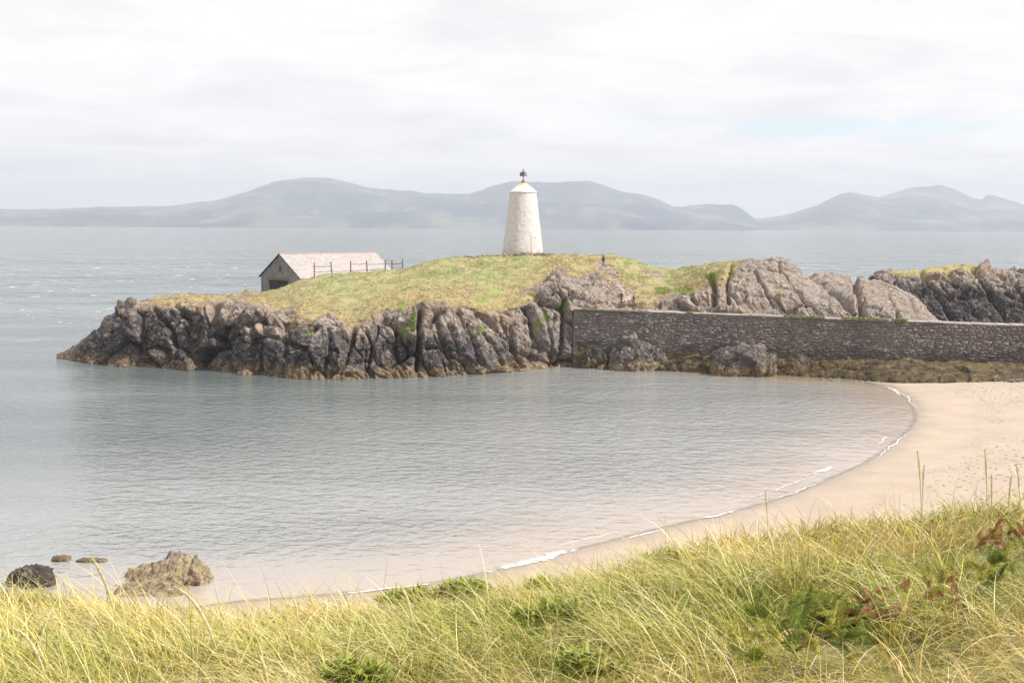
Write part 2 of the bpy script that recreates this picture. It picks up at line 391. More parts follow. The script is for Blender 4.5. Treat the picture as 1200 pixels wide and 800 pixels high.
def beach():
    xs = np.arange(-70, 190, 0.75); ys = np.arange(14, 190, 0.75)
    X, Y = np.meshgrid(xs, ys, indexing='ij'); sd = shore_sd(X, Y)
    Z = beach_z(X, Y, sd)
    # scuffs and footprints trodden into the dry sand on the right
    fp = random.Random(5)
    V3 = np.stack([X, Y, Z], -1).reshape(-1, 3)
    m, t, b = material('beach_sand')
    P = position(t); s = attr(t, 'shore')
    n = noise(t, P, 0.25, 6, 0.6); f = noise(t, P, 3.0, 6, 0.75)
    c = ramp(t, n, [(0.3, (0.385, 0.31, 0.245)), (0.7, (0.455, 0.37, 0.295))])
    c = mixc(t, mrange(t, f, 0.60, 0.70, 0, 0.30), c, (0.33, 0.26, 0.205))
    sj = math_(t, 'ADD', s, math_(t, 'MULTIPLY', math_(t, 'SUBTRACT', noise(t, P, 0.5, 4, 0.5), 0.5), 2.4))
    wet = mrange(t, sj, 2.4, 0.0)
    c = mixc(t, math_(t, 'MULTIPLY', wet, 0.55), c, (0.34, 0.275, 0.222))
    wr = math_(t, 'ABSOLUTE', math_(t, 'SUBTRACT', math_(t, 'ADD', s, math_(t, 'MULTIPLY', noise(t, P, 0.12, 4, 0.6), 9.0)), 11.5))
    wr = math_(t, 'MULTIPLY', mrange(t, wr, 0.9, 0.1), mrange(t, noise(t, P, 2.6, 5, 0.75), 0.54, 0.62))
    c = mixc(t, math_(t, 'MULTIPLY', wr, 0.6), c, (0.17, 0.12, 0.085))
    L(t, c, b.inputs['Base Color']); L(t, mrange(t, wet, 0.4, 1, 0.95, 0.3), b.inputs['Roughness'])
    # trodden patches: dimples in bump, only where the sand is dry
    vor = N(t, 'ShaderNodeTexVoronoi'); vor.inputs['Scale'].default_value = 1.3; L(t, P, vor.inputs['Vector'])
    dim = mrange(t, vor.outputs['Distance'], 0.05, 0.30)
    area = math_(t, 'MULTIPLY', mrange(t, noise(t, P, 0.07, 4, 0.6), 0.42, 0.54), mrange(t, s, 4.0, 9.0))
    hgt = math_(t, 'ADD', math_(t, 'MULTIPLY', math_(t, 'SUBTRACT', dim, 1.0), area), math_(t, 'MULTIPLY', f, 0.25))
    bump(t, b, hgt, 0.24, 1.0)
    o = link('beach', mesh_np('beach', V3, gridfaces(len(xs), len(ys)), True, {'shore': sd.ravel()}), m); tag(o, kind='structure')
beach()

def water():
    nu, nv = 460, 420
    ang = np.radians(np.linspace(-52, 52, nu)); dist = np.geomspace(36, 15500, nv)
    A, D = np.meshgrid(ang, dist, indexing='ij')
    X = np.tan(A) * D; Y = D.copy()
    sd = -shore_sd(X, Y)
    m, t, b = material('sea_water')
    P = position(t)
    pz = N(t, 'ShaderNodeSeparateXYZ'); L(t, P, pz.inputs[0])
    sh = attr(t, 'shore')
    patch = noise(t, mapping(t, P, (0.35, 1, 1)), 0.045, 5, 0.6, 0.3)
    shj = math_(t, 'ADD', sh, math_(t, 'MULTIPLY', math_(t, 'SUBTRACT', patch, 0.5), 8.0))
    deep = ramp(t, noise(t, mapping(t, P, (0.25, 1, 1)), 0.012, 5, 0.6), [(0.35, (0.085, 0.108, 0.112)), (0.65, (0.145, 0.168, 0.166))])
    body = mixc(t, mrange(t, shj, 0.3, 15.0), (0.38, 0.32, 0.275), mixc(t, mrange(t, shj, 12, 70), (0.27, 0.275, 0.272), deep))
    weed = attr(t, 'weed')
    body = mixc(t, math_(t, 'MULTIPLY', weed, 0.8), body, (0.16, 0.125, 0.045))
    # whitecaps on the open water
    wc = noise(t, mapping(t, P, (1.0, 0.6, 1)), 0.15, 7, 0.72)
    cap = math_(t, 'MULTIPLY', mrange(t, wc, 0.625, 0.65), mrange(t, pz.outputs[1], 190, 300))
    body = mixc(t, cap, body, (0.85, 0.87, 0.88))
    L(t, body, b.inputs['Base Color'])
    L(t, math_(t, 'ADD', 0.10, math_(t, 'MULTIPLY', cap, 0.6)), b.inputs['Roughness']); b.inputs['IOR'].default_value = 1.33
    b.inputs['Specular IOR Level'].default_value = 0.5
    # ripples: chop in the bay, longer seas outside
    r1 = noise(t, mapping(t, P, (0.75, 1.0, 1), (0, 0, 0.5)), 0.95, 3, 0.5, 0.3)
    r2 = noise(t, mapping(t, P, (0.8, 1.0, 1), (0, 0, -0.3)), 2.6, 3, 0.55, 0.3)
    r3 = noise(t, mapping(t, P, (0.8, 0.7, 1), (0, 0, 0.25)), 0.045, 4, 0.62, 0.3)
    calm = mrange(t, noise(t, mapping(t, P, (0.3, 1, 1), (0, 0, 0.15)), 0.05, 4, 0.55), 0.36, 0.62, 0.45, 1.0)
    quiet = math_(t, 'MULTIPLY', mrange(t, sh, 0.5, 22.0, 0.28, 1.0), mrange(t, pz.outputs[1], 170, 420, 1.0, 0.3))
    hh = math_(t, 'ADD', math_(t, 'MULTIPLY', r1, 0.62), math_(t, 'MULTIPLY', r2, 0.17))
    hh = math_(t, 'MULTIPLY', hh, math_(t, 'MULTIPLY', calm, quiet))
    openw = mrange(t, pz.outputs[1], 175, 420, 0.03, 1.0)
    hh = math_(t, 'ADD', hh, math_(t, 'MULTIPLY', math_(t, 'MULTIPLY', r3, 17.0), openw))
    bump(t, b, hh, 0.75, 1.0)
    tr = N(t, 'ShaderNodeBsdfTransparent'); ms = N(t, 'ShaderNodeMixShader')
    edge = mrange(t, math_(t, 'ADD', sh, math_(t, 'MULTIPLY', math_(t, 'SUBTRACT', noise(t, P, 0.6, 4, 0.6), 0.5), 0.8)), 0.0, 0.9, 0.0, 1.0)
    L(t, edge, ms.inputs[0]); L(t, tr.outputs[0], ms.inputs[1]); L(t, b.outputs[0], ms.inputs[2])
    L(t, ms.outputs[0], t.nodes['Material Output'].inputs['Surface'])
    px, py = proj(np.stack([X, Y, np.zeros_like(X)], -1).reshape(-1, 3))
    wd = np.exp(-((py - 437 - np.clip(px - 900, -400, 150) * 0.05) / 7.0) ** 2) * smooth(px, 700, 900) * (Y.ravel() < 200)
    o = link('sea', mesh_np('sea', np.stack([X, Y, np.zeros_like(X)], -1).reshape(-1, 3), gridfaces(nu, nv)[:, ::-1], True, {'shore': np.clip(sd, -10, 200).ravel(), 'weed': wd}), m)
    tag(o, kind='structure')
water()

def foam():
    m, t, b = material('white_foam')
    P = position(t); n = noise(t, P, 2.2, 5, 0.7)
    b.inputs['Base Color'].default_value = (0.86, 0.85, 0.83, 1); b.inputs['Roughness'].default_value = 0.6
    L(t, mrange(t, math_(t, 'ADD', n, attr(t, 'core')), 0.85, 1.2), b.inputs['Alpha'])
    # cumulative shoreline
    seg = np.diff(SH, axis=0); ln = np.hypot(seg[:, 0], seg[:, 1]); cs = np.concatenate([[0], np.cumsum(ln)])
    spx, spy = proj(np.column_stack([SH, np.zeros(len(SH))]))
    def s_at(px, py): return cs[np.argmin((spx - px) ** 2 + (spy - py) ** 2)]
    VV = []; FF = []; CC = []; base = 0
    for (a, b_, off, wd) in [((540, 680), (715, 636), 0.2, 1.35), ((705, 638), (800, 614), 0.15, 0.35), ((815, 612), (880, 596), 0.2, 0.5), ((360, 701), (545, 679), 0.1, 0.4), ((975, 563), (1012, 547), 2.2, 0.8), ((1035, 450), (1064, 464), 0.6, 0.8), ((1064, 511), (1046, 524), 1.6, 0.3), ((880, 596), (985, 558), 0.3, 0.20), ((1074, 500), (1010, 548), 0.25, 0.22), ((1012, 546), (860, 601), 1.9, 0.10), ((770, 622), (640, 655), 1.7, 0.12), ((1079, 486), (1040, 451), 0.25, 0.2)]:
        s0, s1 = sorted((s_at(*a), s_at(*b_)))
        ns = max(12, int((s1 - s0) / 0.25)); sv = np.linspace(s0, s1, ns)
        x = np.interp(sv, cs, SH[:, 0]); y = np.interp(sv, cs, SH[:, 1])
        tx, ty = np.gradient(x), np.gradient(y); l = np.hypot(tx, ty); nx, ny = ty / l, -tx / l   # towards the water
        P3 = np.column_stack([x, y, np.zeros(ns)])
        wob = fbm(P3, 0.35, 3, 60) * 0.5 + fbm(P3, 1.6, 2, 61) * 0.14
        tap = np.clip(np.sin(np.linspace(0.04, math.pi - 0.04, ns)), 0, 1) ** 0.6
        for k, (o_, c_) in enumerate([(-0.5, 0.0), (-0.15, 0.6), (0.2, 0.6), (0.8, 0.0)]):
            d = off + wob + o_ * wd * tap * (1 + 0.5 * fbm(P3, 0.9, 2, 66))
            VV.append(np.column_stack([x + nx * d, y + ny * d, np.full(ns, 0.035) + 0.02 * (k in (1, 2)) + np.clip(-d, 0, 9) * 0.06])); CC.append(np.full(ns, c_) * tap)
        idx = base + np.arange(4 * ns).reshape(4, ns)
        FF.append(np.stack([idx[:-1, :-1], idx[:-1, 1:], idx[1:, 1:], idx[1:, :-1]], -1).reshape(-1, 4)); base += 4 * ns
    o = link('foam', mesh_np('foam', np.vstack(VV), np.vstack(FF), True, {'core': np.concatenate(CC)}), m)
    tag(o, 'thin broken white foam along the edge of the sand', 'foam', kind='stuff')
foam()

# ------------------------------------------------------------------ island
# per column: photo x, waterline y, cliff-top y, (mid y, mid Y), skyline y, skyline depth Y, back depth Y
def loft(name, cols, nu, nv_parts, amp_fn, seed, attr_fn, fissures=(), back_drop=18.0, rock_axis=0.35, cells=((4.6, 4.2, 9.5), (1.7, 1.6, 3.6), (0.5, 0.5, 0.9)), strata=None):
    """cols: list of (px, [(py, Y or None for z=0)], ...) -> a surface lofted through real depths"""
    K = len(cols[0][1])
    px = np.array([c[0] for c in cols], float)
    us = np.linspace(px[0], px[-1], nu)
    ctrl = np.zeros((len(cols), K, 3))
    for i, (x, pts) in enumerate(cols):
        for k, (y, Y) in enumerate(pts):
            ctrl[i, k] = atz(x, y, 0.0) if Y is None else at(x, y, Y)
    C = np.zeros((nu, K, 3))
    for k in range(K):
        for c in range(3):
            v = np.interp(us, px, ctrl[:, k, c]); w_ = max(3, nu // 90) | 1
            kk = np.hanning(w_ + 2)[1:-1]; C[:, k, c] = np.convolve(np.pad(v, w_ // 2, mode='edge'), kk / kk.sum(), 'valid')
    front = C[:, :1].copy(); front[:, :, 2] = -2.0; front[:, :, 1] -= 1.2
    b1 = C[:, -1:].copy(); b1[:, :, 1] += back_drop * 0.5; b1[:, :, 2] = np.maximum(b1[:, :, 2] * 0.55, -1)
    b2 = C[:, -1:].copy(); b2[:, :, 1] += back_drop; b2[:, :, 2] = -2.0
    C = np.concatenate([front, C, b1, b2], 1)
    rows = []; par = []
    for k, n in enumerate(nv_parts):
        for j in range(n):
            t_ = j / n; rows.append(C[:, k] * (1 - t_) + C[:, k + 1] * t_); par.append(k + t_)
    rows.append(C[:, -1]); par.append(len(nv_parts))
    G = np.stack(rows, 1); par = np.array(par)
    # soften the kinks between control points
    for _ in range(10):
        G[:, 1:-1] = 0.5 * G[:, 1:-1] + 0.25 * (G[:, :-2] + G[:, 2:])
    nvv = G.shape[1]
    du = np.gradient(G, axis=0); dv = np.gradient(G, axis=1); nr = np.cross(du, dv); nr /= np.linalg.norm(nr, axis=2, keepdims=True) + 1e-9
    P = G.reshape(-1, 3).copy(); Nn = nr.reshape(-1, 3)
    qx, qy = proj(P)
    at_ = attr_fn(P, qx, qy, np.repeat(us, nvv), np.tile(par, nu))
    rk = (1 - at_['grass'] * 0.9) * at_.pop('_amp', 1.0)
    Rm = np.array([[math.cos(rock_axis), 0, math.sin(rock_axis)], [0, 1, 0], [-math.sin(rock_axis), 0, math.cos(rock_axis)]])
    Pw = P + np.stack([fbm(P, 0.25, 3, seed + 50), fbm(P, 0.25, 3, seed + 51), fbm(P, 0.25, 3, seed + 52)], 1) * 1.0
    Q = Pw @ Rm.T
    d1, c1 = facets(Q / np.array(cells[0]), seed)
    d2, c2 = facets(Q / np.array(cells[1]) + 7, seed + 20)
    d3, c3 = facets(Q / np.array(cells[2]) + 3, seed + 33)
    A1, A2, A3 = amp_fn(P, qx, qy)
    dis = A1 * (d1 - 0.5 * c1) + A2 * (d2 - 0.22 * c2) + A3 * (d3 - 0.15 * c3)
    if strata is not None:      # upturned beds: ribs running along the dip
        Qs = Q / np.array([1.7, 3.0, 9.0]); Qf = Q / np.array([0.38, 1.6, 3.4])
        dis = dis + strata(qx) * ((1 - 2 * np.abs(fbm(Qs, 1.0, 3, seed + 40))) * 0.75 + (1 - 2 * np.abs(fbm(Qf, 1.0, 2, seed + 43))) * 0.28)
    grow = fbm(P, 0.16, 4, seed + 70) * 0.45 + fbm(P, 0.6, 3, seed + 71) * 0.30 + np.abs(fbm(P, 1.5, 3, seed + 72)) * 0.30
    dis = dis * rk + grow * at_['grass']
    jx = qx + fbm(P, 0.8, 3, seed + 90) * 2.6
    for (pts, wd, dep) in fissures:
        bx = [p[0] for p in pts]; by = [p[1] for p in pts]; r_ = 3 * wd + 1
        ii = np.where((jx > min(bx) - r_) & (jx < max(bx) + r_) & (qy > min(by) - r_) & (qy < max(by) + r_))[0]
        dd = segdist(jx[ii], qy[ii], pts); dis[ii] -= dep * np.exp(-(dd / wd) ** 2)
    env = np.ones(nvv); env[0] = 0; env[-1] = 0
    dis = dis * np.tile(env, nu)
    P = P + Nn * dis[:, None]
    return P, gridfaces(nu, nvv), at_

# --- columns of the main island
def icol(px, wl, mid, edge, gm, skyl, Ys):
    """waterline (z=0), mid cliff, cliff edge, slope middle, skyline"""
    Yw = float(atz(px, wl)[1]) if wl < 1e4 else 178
    Ye = Yw + 5.0
    return (px, [(wl, None), (mid, Yw + 2.2), (edge, Ye), (gm, 0.45 * Ye + 0.55 * Ys), (skyl, Ys)])
IC = [icol(66, 419, 418.4, 418, 417.6, 417.2, 203), icol(84, 422, 417, 412.5, 411, 410, 206), icol(104, 425, 413, 402, 400, 399, 206), icol(130, 428, 405, 385, 379, 377, 208), icol(160, 430, 396, 364, 360, 357.5, 210), icol(185, 431, 392, 357, 352, 348.5, 212),
      icol(220, 432, 390, 358, 350, 346, 214), icol(260, 435, 392, 356, 351, 347, 216), icol(290, 438, 398, 362, 352, 346, 217), icol(303, 439, 400, 364, 352, 344.5, 217), icol(315, 440, 401, 368, 352, 340.5, 217), icol(328, 441, 401, 370, 350, 337, 217), icol(340, 441.5, 402, 373, 347, 333, 217), icol(353, 443, 403, 374, 344, 328.3, 216),
      icol(380, 444, 405, 379, 343, 323, 215), icol(410, 444.5, 407, 384, 342, 320.5, 214), icol(440, 444, 403, 374, 340, 317, 214), icol(470, 443, 400, 366, 336, 314, 214), icol(500, 442, 398, 360, 331, 308.5, 214), icol(530, 440, 396, 358, 328, 302.5, 214),
      icol(550, 439, 397, 358, 326, 299.5, 214), icol(590, 436, 397, 362, 325, 297.5, 214), icol(620, 434, 390, 352, 322, 297, 214), icol(645, 432, 382, 342, 318, 297.5, 214), icol(668, 431, 376, 336, 316, 298.5, 213), icol(690, 431, 372, 350, 322, 298.5, 212),
      icol(715, 431, 375, 353, 322, 299.5, 212), icol(740, 432, 378, 356, 330, 304.5, 211), icol(770, 433, 378, 357, 335, 312, 209), icol(795, 434, 378, 356, 338, 313.5, 207), icol(820, 435, 378, 350, 335, 310, 204), icol(850, 436, 380, 340, 318, 307, 201), icol(880, 437, 380, 345, 314, 304.5, 199),
      icol(905, 438, 380, 345, 314, 303, 198), icol(925, 439, 380, 348, 318, 304.5, 198), icol(945, 440, 382, 352, 330, 315, 198), icol(962, 440, 382, 355, 335, 321, 200), icol(985, 441, 384, 358, 338, 323.5, 204), icol(1010, 442, 385, 362, 342, 326.5, 207), icol(1040, 443, 386, 366, 350, 335, 208), icol(1075, 444, 390, 374, 365, 352, 208), icol(1105, 445, 400, 392, 388, 384, 206), icol(1130, 445, 420, 418, 416, 414, 206)]
GE_X = [60, 150, 165, 190, 225, 262, 285, 300, 318, 350, 365, 385, 410, 425, 445, 470, 492, 515, 545, 572, 590, 610, 628, 640, 655, 668, 680, 700, 715, 735, 750, 770, 790, 812, 840, 856, 866, 880, 1300]
GE_Y = [250, 340, 359, 361, 357, 358, 352, 362, 368, 362, 374, 370, 383, 378, 364, 360, 354, 358, 356, 368, 366, 352, 340, 328, 318, 322, 325, 318, 330, 344, 352, 354, 348, 343, 336, 326, 310, 290, 250]
def island_attrs(P, qx, qy, u, par):
    n = fbm(P, 0.28, 4, 5); n2 = fbm(P, 0.9, 3, 8)
    ge = np.interp(u, GE_X, GE_Y) - 4.0
    front = np.where(par < 5.02, qy, np.minimum(qy, 300))
    g = smooth(ge - qy + n * 11 + n2 * 6, -14, 6)
    amp = np.where(par < 5, smooth(qy - ge + n * 6, -6, 16), 1.0); amp = np.maximum(amp, smooth(u, 850, 880)); amp = np.maximum(amp, smooth(150 - u, 0, 20))
    g = np.where(par > 5.0, np.where(u < 170, 0, np.where(u > 862, 0.0, smooth(P[:, 2] + n * 3, 4.5, 6))), g)
    g = np.maximum(g, 0)
    g = g * np.where(u < 305, 0.30 + 0.70 * smooth(n2 + 0.6 * n + smooth(u, 285, 305) * 1.2, -0.25, 0.30), 1.0)
    # rock ribs showing through the turf
    for (pts, wd) in [([(750, 318), (783, 324)], 5), ([(772, 352), (800, 346)], 6), ([(832, 335), (828, 360)], 9), ([(640, 335), (700, 345)], 7), ([(610, 342), (640, 330)], 3), ([(545, 299), (600, 296)], 2.2), ([(270, 342), (300, 346)], 4), ([(715, 303), (735, 301)], 3)]:
        dd = segdist(u, qy, pts); g = g * (1 - np.exp(-(dd / wd) ** 2) * np.clip(0.75 + 0.8 * n2, 0, 1) * (par < 5.3))
    dry = smooth(qy - (ge - 26) + n * 14, -6, 24)
    dry = np.maximum(dry, smooth(u, 560, 640) * smooth(760 - u, 0, 60) * 0.8 * smooth(qy + n * 8, 312, 322))
    dry = np.maximum(dry, smooth(310 - u, 0, 25) * 1.0)
    lush = np.zeros(len(P))
    for (x, y, rx, ry) in [(478, 385, 9, 11), (484, 375, 5, 14), (470, 358, 6, 8), (362, 388, 5, 4), (343, 376, 7, 4), (640, 372, 5, 9), (630, 380, 3, 6), (562, 388, 4, 8), (565, 352, 12, 4), (777, 340, 12, 6), (800, 340, 14, 6), (835, 325, 9, 7), (915, 346, 4, 3), (238, 380, 6, 2.5), (660, 357, 10, 3)]:
        lush = np.maximum(lush, np.exp(-((qx - x) / rx) ** 2 - ((qy - y) / ry) ** 2) * (par < 5))
    path = np.exp(-(segdist(qx + n2 * 4, qy + n * 2, [(702, 309), (716, 318), (724, 332), (733, 345), (735, 356), (718, 357)]) / 5.5) ** 2) * (par < 5) * 1.1
    pale = np.clip(smooth(u, 540, 700) * 0.35 + smooth(u, 840, 880) * 0.30 - smooth(u, 950, 1000) * 0.35, 0, 1)
    dark = 1.10 + 0.30 * smooth(330 - u, 0, 130) - 0.65 * smooth(u, 470, 640)
    return {'grass': np.clip(g, 0, 1), 'dry': np.clip(dry, 0, 1), 'lush': lush, 'path': path, 'pale': pale, 'dark': dark, '_amp': 0.25 + 0.75 * amp}
def island_amp(P, qx, qy):
    k = 1 - 0.45 * smooth(qx, 660, 720)
    k = k * smooth(qx, 62, 150)
    o = 1 - 0.75 * smooth(qx, 835, 865)
    return 1.6 * k * (0.4 + 0.6 * o), (0.36 * k + 0.05) * (0.25 + 0.75 * o), 0.17 * (0.35 + 0.65 * o)
FISS = [([(492, 366), (491, 385), (490, 432)], 2.4, 2.6), ([(415, 385), (409, 410), (402, 440)], 2.4, 1.3), ([(549, 380), (553, 405), (556, 430)], 2.6, 1.1), ([(567, 393), (578, 412), (586, 428)], 2.4, 1.3), ([(660, 352), (662, 378), (655, 425)], 2.4, 1.9), ([(616, 358), (630, 385), (623, 422)], 2.4, 1.5),
        ([(598, 385), (604, 430)], 2.2, 1.0), ([(256, 366), (261, 402)], 7.0, 1.8), ([(219, 385), (226, 403)], 3.0, 1.1), ([(524, 385), (532, 405), (545, 430)], 2.2, 1.0), ([(333, 375), (337, 420)], 4.0, 1.0), ([(370, 392), (352, 432)], 3, 0.9), ([(450, 395), (445, 420)], 2.5, 0.6), ([(683, 365), (678, 425)], 3, 0.8), ([(288, 360), (300, 400)], 3, 0.8),
        ([(508, 372), (518, 405), (530, 432)], 2.2, 1.3), ([(538, 366), (548, 395), (562, 430)], 2.2, 1.2), ([(584, 374), (598, 402), (612, 430)], 2.2, 1.4), ([(634, 348), (642, 385), (648, 425)], 2.0, 1.3), ([(306, 372), (312, 400), (305, 430)], 2.4, 1.2), ([(430, 388), (436, 405), (428, 435)], 2.0, 1.1), ([(465, 380), (468, 405), (474, 432)], 2.0, 1.0), ([(385, 388), (388, 412), (380, 438)], 2.2, 1.0), ([(180, 362), (200, 385), (212, 420)], 2.4, 1.1), ([(205, 356), (222, 378)], 2.6, 1.3), ([(140, 388), (165, 410)], 2.4, 0.9), ([(272, 392), (320, 398), (360, 408)], 1.8, 0.7), ([(500, 410), (540, 414)], 1.6, 0.6),
        ([(940, 312), (962, 332), (988, 352), (1000, 364)], 3.6, 2.4), ([(1000, 326), (1006, 345), (1012, 372)], 3.6, 2.2), ([(834, 328), (838, 345), (838, 360)], 3.4, 1.8), ([(857, 312), (851, 332), (853, 356)], 2.4, 1.4), ([(884, 318), (896, 340), (905, 360)], 1.6, 0.7), ([(912, 312), (928, 335), (945, 360)], 1.6, 0.8), ([(808, 346), (816, 360)], 2.2, 1.0), ([(1040, 345), (1052, 374)], 1.8, 0.8), ([(1066, 352), (1076, 376)], 1.6, 0.7)]
P_, F_, A_ = loft('island', IC, 1500, [8, 70, 70, 90, 90, 24, 14], island_amp, 100, island_attrs, FISS, 34.0, strata=lambda x: 0.25 + 0.15 * smooth(x, 820, 865))
ISL = P_.reshape(1500, -1, 3)
isl = link('island', mesh_np('island', P_, F_, False, A_), M_ROCK); tag(isl, kind='structure')
def island_at(px, py):
    """the front-most island surface point near a photo pixel"""
    qx, qy = proj(P_); d = (qx - px) ** 2 + (qy - py) ** 2
    cand = np.where(d < 3.0)[0]
    if len(cand) == 0: cand = np.array([np.argmin(d)])
    return P_[cand[np.argmin(P_[cand, 1])]]

# --- headland beyond the causeway
HC = [(1015, [(383, 262), (372, 264), (350, 268), (340, 271), (333, 274)]), (1030, [(383, 261), (366, 263), (336, 267), (327, 270), (322.5, 274)]), (1060, [(383.5, 260), (360, 262), (333, 266), (322, 270), (316.5, 275)]), (1100, [(384, 258), (362, 261), (335, 266), (320, 271), (312, 277)]), (1130, [(384, 257), (362, 260), (337, 266), (321, 271), (310.5, 277)]), (1146, [(384, 256), (362, 260), (338, 266), (324, 271), (313.5, 277)]), (1168, [(384, 255), (362, 259), (340, 264), (325, 269), (315, 276)]), (1200, [(384.5, 254), (364, 258), (344, 263), (330, 268), (320.5, 275)]), (1260, [(385, 252), (367, 256), (350, 261), (340, 266), (331, 272)]), (1340, [(386, 250), (376, 253), (368, 257), (362, 262), (356, 268)]), (1400, [(388, 248), (386, 250), (384, 254), (383, 258), (382, 262)])]
def head_attrs(P, qx, qy, u, par):
    n = fbm(P, 0.28, 4, 15)
    g = smooth(np.interp(u, [1000, 1035, 1060, 1100, 1140, 1160, 1200, 1400], [300, 318, 327, 325, 322, 314, 300, 300]) - qy + n * 9, -2, 3)
    g = np.where(par > 5.3, 0, g)
    o = np.ones(len(P))
    return {'grass': g, 'dry': 0.5 * o, 'lush': 0 * o, 'path': 0 * o, 'pale': 0 * o, 'dark': 1.45 * o}
Ph, Fh, Ah = loft('headland', HC, 700, [8, 60, 60, 60, 50, 20, 10], lambda P, x, y: (1.2, 0.30, 0.12), 300, head_attrs, [([(x, y0), (x + 0.45 * dx_, (y0 + y1) / 2 - 3), (x + dx_, y1)], w_, d_) for x, y0, dx_, y1, w_, d_ in [(1048, 326, 22, 366, 2.0, 0.9), (1079, 318, 34, 372, 3.0, 1.9), (1098, 330, 14, 352, 1.8, 0.8), (1112, 322, 36, 376, 2.6, 1.5), (1139, 316, 22, 350, 2.0, 1.0), (1150, 330, 30, 378, 3.2, 1.9), (1178, 322, 18, 352, 2.0, 0.9), (1190, 332, 22, 372, 2.6, 1.4), (1222, 330, 26, 374, 2.6, 1.5)]], 30.0, 0.6, ((4.0, 4.0, 12.0), (1.5, 1.5, 4.5), (0.6, 0.6, 1.4)), lambda x: 0.55 + 0 * x)
tag(link('headland', mesh_np('headland', Ph, Fh, False, Ah), M_ROCK), kind='structure')

